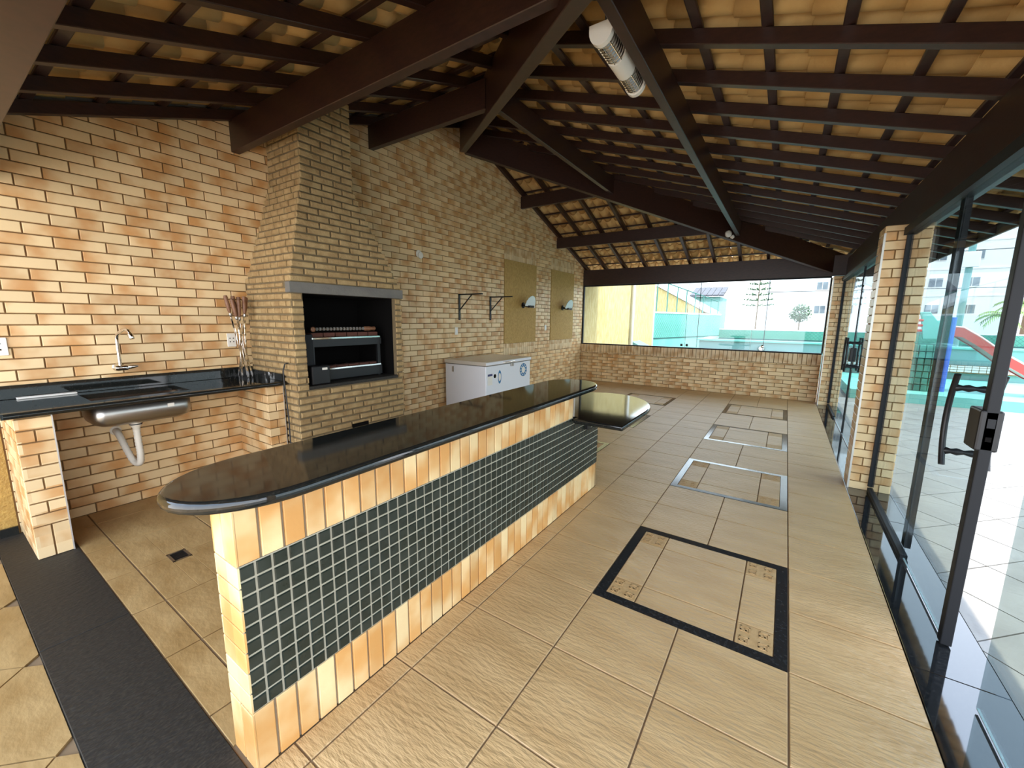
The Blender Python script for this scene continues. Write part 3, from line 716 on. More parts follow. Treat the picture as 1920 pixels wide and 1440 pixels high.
# ================================================================ SINK COUNTER
def pier(x0, x1, label, two):
    o = thing('counter_pier', label, 'pier', 'tiled piers under the sink counter')
    y0 = 3.68
    MB().box(x0+0.006, x1-0.006, y0+0.006, W-0.004, 0, 0.898).build('core', 'grout', o)
    fr = []; w = x1-x0
    if two:
        fr = [(x0, x0+w/2-0.004, 0.004, 0.205), (x0+w/2+0.004, x1, 0.004, 0.205)]
        z = 0.213; k = 0
        while z < 0.885:
            t = min(z+0.067, 0.896)
            fr += [(x0, x1, z, t)] if k % 2 == 0 else [(x0, x0+w/2-0.004, z, t), (x0+w/2+0.004, x1, z, t)]
            z += 0.0755; k += 1
    else:
        for k in range(12):
            z = k*0.0745+0.003
            fr += [(x0, x0+0.065 if k % 2 else x1, z, z+0.067)] + ([(x0+0.073, x1, z, z+0.067)] if k % 2 else [])
    plates(o, 'brick_tile', 'wall_tile', fr, (0, y0+0.008, 0), XV, ZV, 0.010, 0.002)
    sd = bond(y0+0.012, W-0.005, 0.0, 0.895, 0.266, 0.0745, 0.008, 3.78)
    plates(o, 'brick_tile', 'wall_tile', [(-b, -a, c, d) for a, b, c, d in sd], (x0+0.008, 0, 0), UY, ZV, 0.009, 0.002)
    plates(o, 'brick_tile', 'wall_tile', sd, (x1-0.008, 0, 0), YV, ZV, 0.009, 0.002)
    MB().box(x1-0.003, x1+0.004, y0-0.003, y0+0.006, 0.0, 0.895).build('corner_trim', 'alu', o)
    return o
pier(0.285, 0.437, 'narrow glazed brick pier under the left end of the sink counter', True)
pier(1.685, 1.822, 'narrow glazed brick pier under the sink counter beside the barbecue', False)
ct = thing('sink_counter', 'black granite sink counter with low upstand along the brick wall', 'countertop')
ZT = 0.935; cx0, cx1, cyf = 0.24, 1.828, 3.635
sx0, sx1, sy0, sy1 = 0.63, 1.17, 3.76, 4.10
cm = MB()
rc = 0.05
out = [(cx0+rc, cyf), (cx1, cyf), (cx1, W-0.003), (cx0, W-0.003), (cx0, cyf+rc), (cx0+0.3*rc, cyf+0.3*rc)]
# slab in four pieces round the cut-out, one mesh
for a, b, c, d in ((cx0, sx0, cyf, W-0.003), (sx1, cx1, cyf, W-0.003), (sx0, sx1, cyf, sy0), (sx0, sx1, sy1, W-0.003)): cm.box(a, b, c, d, 0.90, ZT)
slab = cm.build('slab', 'granite', ct)
MB().tube([(cx0+0.01, cyf+0.002, 0.917), (cx1, cyf+0.002, 0.917)], 0.0185, 10).build('rounded_edge', 'granite', ct, smooth=True)
MB().box(cx0, cx1, W-0.024, W-0.003, ZT, 1.027).build('upstand', 'granite', ct, bevel=0.003)
MB().box(cx1-0.02, cx1, cyf+0.02, W-0.024, ZT, 1.0).build('upstand', 'granite', ct, bevel=0.003)
sink = thing('sink_basin', 'rectangular stainless steel basin hung under the black counter', 'sink')
def rrect(x0, x1, y0, y1, r, n=5):
    P = []
    for cx_, cy_, a0 in ((x1-r, y1-r, 0), (x0+r, y1-r, 90), (x0+r, y0+r, 180), (x1-r, y0+r, 270)):
        for i in range(n): a = math.radians(a0+90*i/(n-1)); P.append((cx_+r*math.cos(a), cy_+r*math.sin(a)))
    return P
levels = [(0.004, 0.899, 0.06), (0.0, 0.80, 0.06), (0.012, 0.76, 0.06), (0.05, 0.735, 0.06)]
sm = MB(); n = 20
pv = []
for ins, z, r in levels: pv += [(x, y, z) for x, y in rrect(sx0-0.008+ins, sx1+0.008-ins, sy0-0.008+ins, sy1+0.008-ins, r)]
fs = [(i*n+k, i*n+(k+1) % n, (i+1)*n+(k+1) % n, (i+1)*n+k) for i in range(len(levels)-1) for k in range(n)] + [tuple(3*n+k for k in range(n))]
sm.add(pv, fs); bo = sm.build('bowl', 'steel', sink, smooth=True)
bo.modifiers.new('thickness', 'SOLIDIFY').thickness = 0.004
mb = MB(); add_lathe(mb, [(0.04, 0), (0.045, 0.004), (0.03, 0.008)], (0.87, 3.93, 0.737), n=16); mb.build('drain_cup', 'chrome', sink, smooth=True)
MB().box(1.02, 1.06, sy0-0.0105, sy0-0.0085, 0.83, 0.855).build('sticker', 'plastic', sink)
tp = thing('drain_hose', 'white corrugated drain hose looping from basin to wall', 'hose')
mb = MB(); add_lathe(mb, [(0.03, 0), (0.036, 0.005), (0.036, 0.03), (0.022, 0.06), (0.022, 0.08)], (0.87, 3.93, 0.733), (0, 0, -1), 14); mb.build('coupling', 'pvc', tp, smooth=True)
mb = MB(); add_lathe(mb, [(0.037, 0), (0.038, 0.008)], (0.87, 3.93, 0.708), (0, 0, -1), 14); mb.build('seal_ring', 'black_metal', tp)
path = []; rr = []
ctrl = [Vector(p) for p in ((0.87, 3.93, 0.66), (0.87, 3.925, 0.56), (0.872, 3.925, 0.47), (0.868, 3.95, 0.40), (0.85, 4.01, 0.40), (0.835, 4.07, 0.47), (0.825, 4.14, 0.55), (0.82, 4.20, 0.60), (0.82, W, 0.61))]
for i in range(len(ctrl)-1):
    for s in range(8):
        t = s/8; p0 = ctrl[max(i-1, 0)]; p1, p2 = ctrl[i], ctrl[i+1]; p3 = ctrl[min(i+2, len(ctrl)-1)]
        path.append(0.5*((2*p1)+(p2-p0)*t+(2*p0-5*p1+4*p2-p3)*t*t+(3*p1-p0-3*p2+p3)*t**3)); rr.append(0.0235 if (i*8+s) % 2 else 0.019)
MB().tube(path, rr, 12).build('hose', 'pvc', tp, smooth='all')
mb = MB(); add_lathe(mb, [(0.034, 0), (0.036, 0.008), (0.03, 0.012)], (0.82, W-0.002, 0.61), (0, -1, 0), 14); mb.build('wall_collar', 'pvc', tp)
fa = thing('wall_tap', 'chrome wall tap with tall bent spout over the basin', 'tap')
mb = MB(); add_lathe(mb, [(0.030, 0), (0.032, 0.006), (0.020, 0.02), (0.018, 0.07)], (0.885, W-0.002, 1.10), (0, -1, 0), 16); mb.build('flange', 'chrome', fa, smooth=True)
mb = MB(); add_lathe(mb, [(0.016, -0.03), (0.021, -0.02), (0.021, 0.035), (0.014, 0.05)], (0.885, 4.185, 1.10), (1, 0, 0), 16); mb.build('body', 'chrome', fa, smooth=True)
mb = MB(); add_lathe(mb, [(0.012, 0), (0.016, 0.01), (0.013, 0.03), (0.007, 0.055)], (0.93, 4.18, 1.102), (1, -0.25, 0.1), 12); mb.build('lever', 'chrome', fa, smooth=True)
MB().tube([(0.885, 4.185, 1.11), (0.885, 4.183, 1.30), (0.886, 4.178, 1.335), (0.89, 4.16, 1.355), (0.905, 4.10, 1.385), (0.915, 4.06, 1.395), (0.922, 4.03, 1.385), (0.928, 4.01, 1.355)], 0.0115, 12).build('spout', 'chrome', fa, smooth=True)
mb = MB(); add_lathe(mb, [(0.013, 0), (0.017, 0.005), (0.017, 0.04), (0.013, 0.045)], (0.926, 4.015, 1.365), (0.12, -0.25, -1), 12); mb.build('aerator', 'chrome', fa, smooth=True)
tag(MB().box(0.36, 0.64, 4.19, 4.232, ZT+0.0005, ZT+0.012).build('pale_strip', 'plastic', bevel=0.003), 'thin pale strip on the counter along the upstand', 'strip')  # narrow pale bar along the back of the counter
# barbecue skewers leaning together in the counter corner
sk_top = [(-0.085, 0.0), (-0.045, -0.02), (-0.02, 0.02), (0.01, -0.02), (0.03, 0.025), (0.06, -0.01), (0.085, 0.01)]
sk_bot = [(0.035, 0.03), (0.06, 0.0), (0.02, -0.02), (-0.015, 0.03), (-0.03, 0.0), (0.005, -0.03), (-0.045, 0.02)]
SKL = ['leftmost wooden-handled skewer of the bunch on the counter', 'second skewer from the left in the bunch on the counter', 'third skewer from the left in the bunch on the counter', 'middle skewer of the bunch leaning in the counter corner', 'third skewer from the right in the bunch on the counter', 'second skewer from the right in the bunch on the counter', 'rightmost wooden-handled skewer of the bunch beside the barbecue']
for i, ((tx, ty), (bx, by)) in enumerate(zip(sk_top, sk_bot)):
    s = thing('skewer', SKL[i], 'skewer', 'skewers in the counter corner')
    b0 = Vector((1.70+bx, 4.09+by, ZT+0.001)); t0 = Vector((1.695+tx, 4.12+ty, 1.66 + random.uniform(-0.02, 0.02))); d = (t0-b0).normalized(); n_ = (t0-b0).length
    hl = 0.15
    lat = d.cross(Vector((0.3, -1, 0))).normalized()
    p1 = b0 + d*0.03; p2 = b0 + d*(n_-hl-0.03)
    MB().add([b0, p1-lat*0.008, p2-lat*0.008, p2+lat*0.008, p1+lat*0.008], [(0, 1, 2, 3, 4)]).build('blade', 'chrome', s).modifiers.new('thickness', 'SOLIDIFY').thickness = 0.003
    mb = MB(); add_lathe(mb, [(0.006, 0), (0.014, 0.01), (0.011, 0.03)], b0 + d*(n_-hl-0.035), d, 10); mb.build('ferrule', 'steel', s, smooth=True)
    mb = MB(); add_lathe(mb, [(0.010, 0), (0.014, 0.02), (0.018, 0.07), (0.017, 0.1), (0.0145, 0.107), (0.018, 0.114), (0.0145, 0.122), (0.018, 0.13), (0.015, 0.15), (0.006, 0.152)], b0 + d*(n_-hl), d, 12); mb.build('handle', 'handle', s, smooth=True)

# ================================================================ BAR
bar = thing('bar_counter', 'long tiled bar front with dark green mosaic band', 'bar')
bx0, bx1, bxu, by0, by1 = 0.47, 3.36, 2.84, 1.313, 1.475
bcore = MB().box(bx0+0.008, bx1-0.008, by0+0.008, by1-0.008, 0.0, 0.705).box(bx0+0.008, bxu-0.008, by0+0.008, by1-0.008, 0.705, 0.965)
bcore.build('core', 'bar_grout', bar)
p = 0.0735; gb_ = 0.0085
def uprights(a, b, z0, z1): return [(a+k*p+gb_/2, min(a+(k+1)*p, b)-gb_/2, z0, z1) for k in range(int((b-a)/p+0.99)) if min(a+(k+1)*p, b)-(a+k*p) > 0.025]
plates(bar, 'upright_tile', 'bar_tile', uprights(bx0, bxu, 0.744, 0.965) + uprights(bx0, bx1, 0.0, 0.222), (0, by0+0.008, 0), XV, ZV, 0.008, 0.0025)
MP = 0.0517
MB().box(bx0+0.003, bx1-0.003, by0+0.0035, by0+0.0085, 0.224, 0.704).box(bx0+0.003, bxu-0.003, by0+0.0035, by0+0.0085, 0.704, 0.742).build('mosaic_bed', 'mosaic_grout', bar)
mos = grid(bx0+0.003, bx1, 0.224, 0.704, MP, MP, 0.0075, bx0+0.001, 0.224) + [r for r in grid(bx0+0.003, bxu, 0.224, 0.741, MP, MP, 0.0075, bx0+0.001, 0.224) if r[2] > 0.68]
mos = [(a, b, c, d) if (a > bxu or d < 0.68 or d > 0.71) else (a, b, c, d) for a, b, c, d in mos if not (a < bxu-0.03 and c > 0.68 and d < 0.705)]
plates(bar, 'mosaic_tile', 'mosaic', mos, (0, by0+0.0035, 0), XV, ZV, 0.005, 0.003, 300)
w2 = (by1-by0)/2
endr = []
for z0, z1 in ((0.003, 0.218), (0.745, 0.963)): endr += [(-by1+0.004, -by0-w2-0.003, z0, z1), (-by0-w2+0.003, -by0, z0, z1)]
for k in range(7): endr.append((-by1+0.004, -by0, 0.224+k*0.0741+0.003, 0.224+(k+1)*0.0741-0.003))
plates(bar, 'end_tile', 'bar_tile', endr, (bx0+0.008, 0, 0), UY, ZV, 0.008, 0.002)
plates(bar, 'end_tile', 'bar_tile', [(by0+0.003, by0+w2-0.003, 0.0, 0.70), (by0+w2+0.003, by1-0.003, 0.0, 0.70)], (bx1-0.008, 0, 0), YV, ZV, 0.008, 0.002)
plates(bar, 'end_tile', 'bar_tile', [(by0+0.003, by0+w2-0.003, 0.75, 0.963), (by0+w2+0.003, by1-0.003, 0.75, 0.963)], (bxu-0.008, 0, 0), YV, ZV, 0.008, 0.002)
plates(bar, 'brick_tile', 'wall_tile', [(-b, -a, c, d) for a, b, c, d in bond(bx0, bxu, 0.0, 0.96, 0.266, 0.075, 0.008)], (0, by1-0.008, 0), Vector((-1, 0, 0)), ZV, 0.008, 0.002, 0)
MB().box(bxu-0.006, bxu+0.003, by0-0.003, by0+0.008, 0.75, 0.965).build('corner_trim', 'alu', bar)
def ell(cx_, cy_, a, b, t0, t1, n): return [(cx_+a*math.cos(math.radians(t0+(t1-t0)*i/n)), cy_+b*math.sin(math.radians(t0+(t1-t0)*i/n))) for i in range(n+1)]
yc, hb = 1.378, 0.222
outl = ell(2.84, yc, 0.28, hb, -90, 90, 20) + ell(0.62, yc, 0.29, hb, 90, 270, 20)
bt = MB().prism([(x, y, 0) for x, y in outl], (0, 0, 0.9655), (0, 0, 1.004)).build('granite_worktop', 'granite', bevel=0.016, seg=4)
tag(bt, 'long polished black granite bar top with rounded ends', 'countertop')
tb = [(2.79, 0.905), (3.40, 0.905)] + ell(3.40, 1.395, 0.66, 0.49, -88, 88, 24) + [(3.40, 1.885), (2.79, 1.885), (2.79, 1.49), (2.853, 1.49), (2.853, 1.30), (2.79, 1.30)]
to = MB().prism([(x, y, 0) for x, y in tb], (0, 0, 0.7055), (0, 0, 0.745)).build('low_table_slab', 'granite', bevel=0.014, seg=4)
tag(to, 'low polished black granite slab with half round end past the bar', 'table')
bk = MB().box(3.05, 3.12, 1.06, 1.309, 0.675, 0.705).box(3.05, 3.12, 1.285, 1.309, 0.60, 0.675).build('support_bracket', 'black_metal')
tag(bk, 'small black bracket under the low granite slab', 'bracket')

# ================================================================ FREEZER
fz = thing('chest_freezer', 'white chest freezer with blue stickers against the brick wall', 'freezer')
fx0, fx1, fy0, fy1 = 4.46, 5.67, 3.42, 4.20
MB().box(fx0+0.01, fx1-0.01, fy0+0.012, fy1, 0.05, 0.835).build('cabinet', 'white', fz, bevel=0.012, seg=3)
ld = MB().box(fx0, fx1, fy0, fy1+0.01, 0.842, 0.895).build('lid', 'lid', fz, bevel=0.008, seg=3)
MB().box(fx0+0.002, fx1-0.002, fy0-0.002, fy0+0.004, 0.85, 0.886).build('lid_edge', 'white', ld)
MB().box(fx0+0.006, fx1-0.006, fy0+0.008, fy1-0.01, 0.832, 0.844).build('gasket', 'concrete', fz)
MB().tube([(4.86, fy0-0.002, 0.868), (4.87, fy0-0.03, 0.868), (5.14, fy0-0.03, 0.868), (5.15, fy0-0.002, 0.868)], 0.009, 8).build('lid_handle', 'chrome', fz, smooth=True)
MB().box(5.08, 5.14, fy0-0.012, fy0+0.014, 0.79, 0.838).build('lock', 'steel', fz, bevel=0.003)
def disc(x, z, r, mt, name, hole=0.0, y=None, n=28, sx=1.0):
    y = fy0+0.0105 if y is None else y; mb = MB()
    o_ = [(x+r*sx*math.cos(2*math.pi*k/n), y, z+r*math.sin(2*math.pi*k/n)) for k in range(n)]
    if hole:
        i_ = [(x+hole*sx*math.cos(2*math.pi*k/n), y, z+hole*math.sin(2*math.pi*k/n)) for k in range(n)]
        mb.add(o_+i_, [(k, (k+1) % n, n+(k+1) % n, n+k) for k in range(n)])
    else: mb.add(o_, [tuple(range(n))])
    return mb.build(name, mt, fz)
disc(5.45, 0.70, 0.115, 'plastic', 'ring_sticker_back', y=fy0+0.0112)
disc(5.45, 0.70, 0.105, 'blue', 'ring_sticker', hole=0.052)
for k in range(10):
    a = 2*math.pi*k/10; disc(5.45+0.078*math.cos(a), 0.70+0.078*math.sin(a), 0.012, 'plastic', 'ring_sticker_dot', y=fy0+0.0098, n=10)
disc(4.80, 0.655, 0.10, 'blue', 'oval_sticker', sx=0.42); disc(4.80, 0.655, 0.06, 'plastic', 'oval_sticker_field', sx=0.5, y=fy0+0.0098)
MB().box(4.51, 4.62, fy0+0.0095, fy0+0.0115, 0.56, 0.72).build('paper_label', 'plastic', fz)
MB().box(4.51, 4.62, fy0+0.0088, fy0+0.0098, 0.69, 0.72).build('label_header', 'navy', fz)
disc(4.68, 0.68, 0.03, 'soot', 'thermostat_dial', y=fy0+0.0098); disc(4.695, 0.68, 0.035, 'plastic', 'dial_plate')
for x in (fx0+0.08, fx1-0.08):
    for y in (fy0+0.1, fy1-0.1): mb = MB(); add_lathe(mb, [(0.02, 0), (0.025, 0.01), (0.025, 0.05)], (x, y, 0.0015), n=10); mb.build('foot', 'black_metal', fz)
MB().box(fx0+0.002, fx0+0.012, fy1-0.17, fy1-0.14, 0.72, 0.80).build('hinge', 'steel', fz)

# ================================================================ WALL FITTINGS
def bracket(x, label):
    b = thing('shelf_bracket', label, 'bracket', 'shelf brackets on the brick wall')
    MB().box(x-0.017, x+0.017, W-0.018, W-0.003, 1.475, 1.872).build('upright', 'black_metal', b)
    MB().box(x-0.017, x+0.017, 3.80, W-0.018, 1.855, 1.873).build('arm', 'black_metal', b)
    MB().tube([(x, W-0.012, 1.625), (x, 4.0, 1.858)], 0.009, 6).build('brace', 'black_metal', b)
bracket(4.86, 'black shelf bracket nearer the barbecue on the brick wall'); bracket(5.66, 'black shelf bracket nearer the ochre wall panel')
def sconce(x, label):
    s = thing('wall_lamp', label, 'lamp', 'fan lamps on the ochre panels'); y = W-0.012; z = 1.74
    mb = MB(); add_lathe(mb, [(0.055, 0), (0.055, 0.015), (0.03, 0.025)], (x, y, z+0.02), (0, -1, 0), 16); mb.build('back_plate', 'black_metal', s)
    MB().tube([(x, y-0.02, z+0.02), (x, y-0.10, z+0.0), (x+0.0, y-0.17, z)], 0.02, 10).build('arm', 'black_metal', s, smooth=True)
    MB().tube([(x-0.07, y-0.17, z-0.005), (x+0.11, y-0.17, z-0.005)], 0.022, 10).build('holder', 'black_metal', s, smooth=True)
    mb = MB(); add_lathe(mb, [(0.0, 0), (0.03, 0.004), (0.032, 0.02)], (x+0.10, y-0.17, z-0.005), (1, 0, 0), 12); mb.build('end_cap', 'plastic', s, smooth=True)
    sh = MB(); n = 18; A_, B_ = [], []
    for i in range(n+1):
        a = math.pi*i/n; rr_ = 0.17 + (0.006 if i % 2 else 0)
        A_.append((x+rr_*math.cos(a), y-0.15-0.06*math.sin(a), z+0.19*math.sin(a)*rr_/0.17)); B_.append((x+rr_*math.cos(a), y-0.15-0.06*math.sin(a)-0.010, z+0.19*math.sin(a)*rr_/0.17))
    C_ = [(x, y-0.15, z), (x, y-0.16, z)]; ca, cb_ = 2*n+2, 2*n+3
    sh.add(A_+B_+C_, [(i, i+1, ca) for i in range(n)] + [(n+2+i, n+1+i, cb_) for i in range(n)] + [(i, n+1+i, n+2+i, i+1) for i in range(n)] + [(n, 2*n+1, cb_, ca), (0, ca, cb_, n+1)])
    sh.build('glass_shade', 'shade', s)
sconce(6.70, 'fan shaped glass wall lamp on the ochre panel by the freezer')
sconce(8.36, 'fan shaped glass wall lamp on the ochre panel by the window')
def plate_box(x, z, w, h, label, name, holes):
    s = thing(name, label, 'outlet' if name == 'power_outlet' else 'switch')
    MB().box(x-w/2, x+w/2, W-0.012, W-0.002, z-h/2, z+h/2).build('cover_plate', 'plastic', s, bevel=0.003)
    for hx_, hz, hw, hh in holes: MB().box(x+hx_-hw/2, x+hx_+hw/2, W-0.0135, W-0.0118, z+hz-hh/2, z+hz+hh/2).build('socket' if name == 'power_outlet' else 'rocker', 'soot' if name == 'power_outlet' else 'white', s)
plate_box(1.68, 1.28, 0.072, 0.122, 'white double socket on the brick wall beside the skewers', 'power_outlet', [(a, b, 0.009, 0.009) for a in (-0.014, 0.014) for b in (0.016, -0.016)])
plate_box(0.335, 1.285, 0.066, 0.118, 'white socket on the brick wall at the left edge', 'power_outlet', [(0, 0.02, 0.009, 0.009), (0, -0.02, 0.009, 0.009)])
plate_box(4.785, 1.305, 0.07, 0.115, 'white wall switch between the barbecue and the freezer', 'wall_switch', [(0, 0, 0.03, 0.05)])
plate_box(7.61, 1.325, 0.07, 0.115, 'white wall switch between the two ochre panels', 'wall_switch', [(0, 0, 0.03, 0.05)])
vc = thing('vent_cap', 'round pale cap on the brick wall right of the chimney', 'vent cap')
mb = MB(); add_lathe(mb, [(0.05, 0), (0.052, 0.008), (0.045, 0.012)], (4.04, W-0.002, 2.36), (0, -1, 0), 20); mb.build('rim', 'plastic', vc)
mb = MB(); add_lathe(mb, [(0.046, 0), (0.044, 0.014), (0.02, 0.022)], (4.06, W-0.012, 2.345), (0, -1, 0), 20); mb.build('cap', 'plastic', vc, smooth=True)

# roof luminaire on the purlin
lu = thing('roof_floodlight', 'white twin lamp light fitting fixed beside the roof purlin', 'lamp')
lx0, lx1, ly, lz = 2.20, 2.80, 0.945, 2.985
def halfround(x0, x1, r, mt, name, par, ri=0.0, n=12):
    mb = MB(); P = [(math.cos(math.pi*k/n), -math.sin(math.pi*k/n)) for k in range(n+1)]
    P = [(ly+c*r*0.85, lz+s_*r) for c, s_ in P] + [(ly-r*0.85, lz+0.03), (ly+r*0.85, lz+0.03)]
    return mb.prism([(0, a, b) for a, b in P], (x0, 0, 0), (x1, 0, 0)).build(name, mt, par, smooth=True)
halfround(lx0, lx0+0.03, 0.076, 'plastic', 'end_cap', lu); halfround(lx1-0.03, lx1, 0.076, 'plastic', 'end_cap', lu)
halfround(lx0+0.22, lx1-0.21, 0.071, 'plastic', 'cover', lu)
for a, b in ((lx0+0.03, lx0+0.22), (lx1-0.21, lx1-0.03)):
    halfround(a, b, 0.045, 'lid', 'lamp_tube', lu)
    MB().box(a, b, ly-0.06, ly+0.06, lz+0.02, lz+0.034).build('reflector', 'chrome', lu)
    for k in range(7):
        xx = a+0.018+k*(b-a-0.036)/6
        MB().tube([(xx, ly+0.057*math.cos(math.pi*j/10), lz-0.067*math.sin(math.pi*j/10)) for j in range(11)], 0.0035, 5).build('cage_ring', 'chrome', lu)
    for an in (50, 90, 130): MB().tube([(a, ly+0.057*math.cos(math.radians(an)), lz-0.067*math.sin(math.radians(an))), (b, ly+0.057*math.cos(math.radians(an)), lz-0.067*math.sin(math.radians(an)))], 0.0035, 5).build('cage_bar', 'chrome', lu)
MB().box(lx0+0.28, lx0+0.36, 0.866, ly-0.06, lz-0.01, lz+0.06).build('mounting_bracket', 'steel', lu)
MB().tube([(lx0+0.02, ly-0.02, lz+0.03), (lx0-0.03, 0.91, lz+0.08), (lx0-0.05, 0.87, lz+0.11)], 0.005, 6).build('cable', 'cable', lu)
se = thing('motion_sensor', 'small white sensor on the dark hip beam', 'sensor')
sp = Vector((8.02, 1.0, 2.96)); dirn = Vector((-0.7, -0.72, 0)).normalized()
mb = MB(); add_lathe(mb, [(0.04, -0.05), (0.055, -0.03), (0.055, 0.03), (0.03, 0.045)], sp + dirn*0.03, dirn, 14); mb.build('housing', 'plastic', se, smooth=True)
mb = MB(); add_lathe(mb, [(0.03, 0), (0.034, 0.02), (0.02, 0.05)], sp + dirn*0.05 + Vector((0.05, -0.04, -0.03)), Vector((0.2, -0.6, -0.6)), 12); mb.build('eye', 'plastic', se, smooth=True)

# ================================================================ OUTSIDE
tag(MB().box(10.5, 60, -60, 60, -0.3, -0.02).build('ground', 'ground'), 'pale ground beyond the pavilion', 'ground', kind='structure')
ow = tag(MB().box(L+0.14, 16.05, W, W+0.16, -0.1, 3.3).build('wall_boundary', 'stucco_out'), 'tall pale ochre wall outside the far window', 'wall', kind='structure')
MB().box(16.0, 16.09, W-0.03, W+0.17, -0.1, 3.3).build('end_post', 'white_wall', ow)
dp = MB().tube([(13.25, W-0.08, 0.0), (13.25, W-0.08, 3.3)], 0.055, 12).build('downpipe', 'alu', smooth=True); tag(dp, 'grey vertical pipe on the ochre wall outside', 'pipe')
bn = MB().prism([(13.5, W-0.02, 0), (13.5, W-0.4, 0), (13.5, W-0.4, 0.62), (13.5, W-0.02, 0.80)], (0, 0, 0), (0.9, 0, 0)).build('green_box', 'teal_dark'); tag(bn, 'small dark green slope topped box against the outside wall', 'box')
# green court wall, receding on the left then square across the back
A0, A1 = Vector((16.1, 4.3, 0)), Vector((22.0, 2.68, 0))
dd = (A1-A0).normalized(); nn = Vector((-dd.y, dd.x, 0))
ws = tag(MB().prism([A0, A1, A1+nn*0.15, A0+nn*0.15], (0, 0, -0.1), (0, 0, 1.78)).build('wall_court_side', 'teal'), 'teal painted court wall seen through the far window', 'wall', kind='structure')
MB().prism([A0-nn*0.02, A1-nn*0.02, A1+nn*0.17, A0+nn*0.17], (0, 0, 1.78), (0, 0, 1.84)).build('coping', 'white_wall', ws)
MB().prism([A0-nn*0.015, A1-nn*0.015, A1, A0], (0, 0, 0.78), (0, 0, 0.83)).build('rail', 'teal_trim', ws)
wk = tag(MB().box(22.0, 22.15, -24, 2.75, -0.1, 1.10).build('wall_court_back', 'green'), 'green painted court wall across the back of the grounds', 'wall', kind='structure')
MB().box(21.97, 22.0, -24, 2.7, 0.66, 0.72).build('rail', 'teal_trim', wk)
MB().box(21.98, 22.17, -24, 2.75, 1.10, 1.14).build('coping', 'white_wall', wk)
# netting: two families of diagonal wires
def netting(name, P, Q, z0, z1, pitch, off, label):
    P, Q = Vector(P), Vector(Q); Ln = (Q-P).length; u = (Q-P).normalized(); h = z1-z0; mb = MB()
    k = -int(h/pitch)-1
    while k*pitch < Ln:
        for sg in (1, -1):
            a0, a1 = k*pitch, k*pitch+h
            t0, t1 = max(0, (0-a0)/h), min(1, (Ln-a0)/h)
            if t1 <= t0: continue
            za, zb = (z0+t0*h, z0+t1*h) if sg > 0 else (z1-t0*h, z1-t1*h)
            pa, pb = P+u*(a0+t0*h)+Vector((0, 0, za)), P+u*(a0+t1*h)+Vector((0, 0, zb)); w = Vector((0, 0, 0.007)); e = Vector((off, 0, 0))
            mb.add([pa-w, pb-w, pb+w, pa+w, pa-w+e, pb-w+e, pb+w+e, pa+w+e], [(0, 1, 2, 3), (7, 6, 5, 4), (0, 4, 5, 1), (3, 2, 6, 7)])
        k += 1
    return tag(mb.build(name, 'wire'), label, 'netting', kind='stuff')
netting('court_net', A0-nn*0.12, A1-nn*0.12, 0.85, 1.78, 0.16, 0.01, 'diamond wire netting in front of the teal court wall')
netting('court_net', (21.9, 2.6, 0), (21.9, -14, 0), 0.72, 1.10, 0.14, 0.01, 'diamond wire netting along the back green court wall')
fe = thing('court_fence', 'tall thin post fence on top of the teal court wall', 'fence')
for i in range(8):
    q_ = A0.lerp(A1, 0.06+i*0.13) + nn*0.08; zt = 3.05-0.09*i; MB().tube([(q_.x, q_.y, 1.84), (q_.x, q_.y, zt)], 0.022, 6).build('post', 'wire', fe)
qa, qb = A0.lerp(A1, 0.06)+nn*0.08, A0.lerp(A1, 0.97)+nn*0.08
MB().tube([(qa.x, qa.y, 3.05), (qb.x, qb.y, 2.42)], 0.02, 6).build('top_rail', 'wire', fe)
# raised pool wall behind the window sill
pw = tag(MB().box(14.0, 14.2, -9.0, 2.25, -0.1, 0.90).box(14.2, 16.5, 2.05, 2.25, -0.1, 0.90).build('pool_wall', 'teal_dark'), 'grey teal raised pool wall outside the far window', 'pool wall', kind='structure')
MB().box(13.95, 14.25, -9.0, 2.3, 0.90, 0.95).box(14.25, 16.5, 2.0, 2.3, 0.90, 0.95).build('coping', 'teal', pw)
pd = tag(MB().box(10.5, 13.95, -14, -1.2, -0.02, 0.18).build('play_platform', 'teal'), 'low teal painted platform under the playground slide', 'platform', kind='structure')
tbnd = MB().box(13.9, 13.95, -9, -1.2, 0.34, 0.52).build('tile_band_bed', 'grout', pw)
plates(pw, 'pool_tile', 'white_wall', [(r[0], r[1], r[2], r[3]) for r in grid(1.2, 7.0, 0.34, 0.52, 0.12, 0.06, 0.012)], (13.9, 0, 0), UY, ZV, 0.006, 0.001, 150)
rp = thing('floor_spot', 'small round lamp set in the pool wall face', 'lamp')
mb = MB(); add_lathe(mb, [(0.09, 0), (0.10, 0.02), (0.07, 0.04)], (13.94, 0.55, 0.72), (-1, 0, 0), 18); mb.build('rim', 'teal_trim', rp)
mb = MB(); add_lathe(mb, [(0.065, 0), (0.05, 0.03)], (13.90, 0.55, 0.72), (-1, 0, 0), 18); mb.build('lens', 'white_wall', rp)
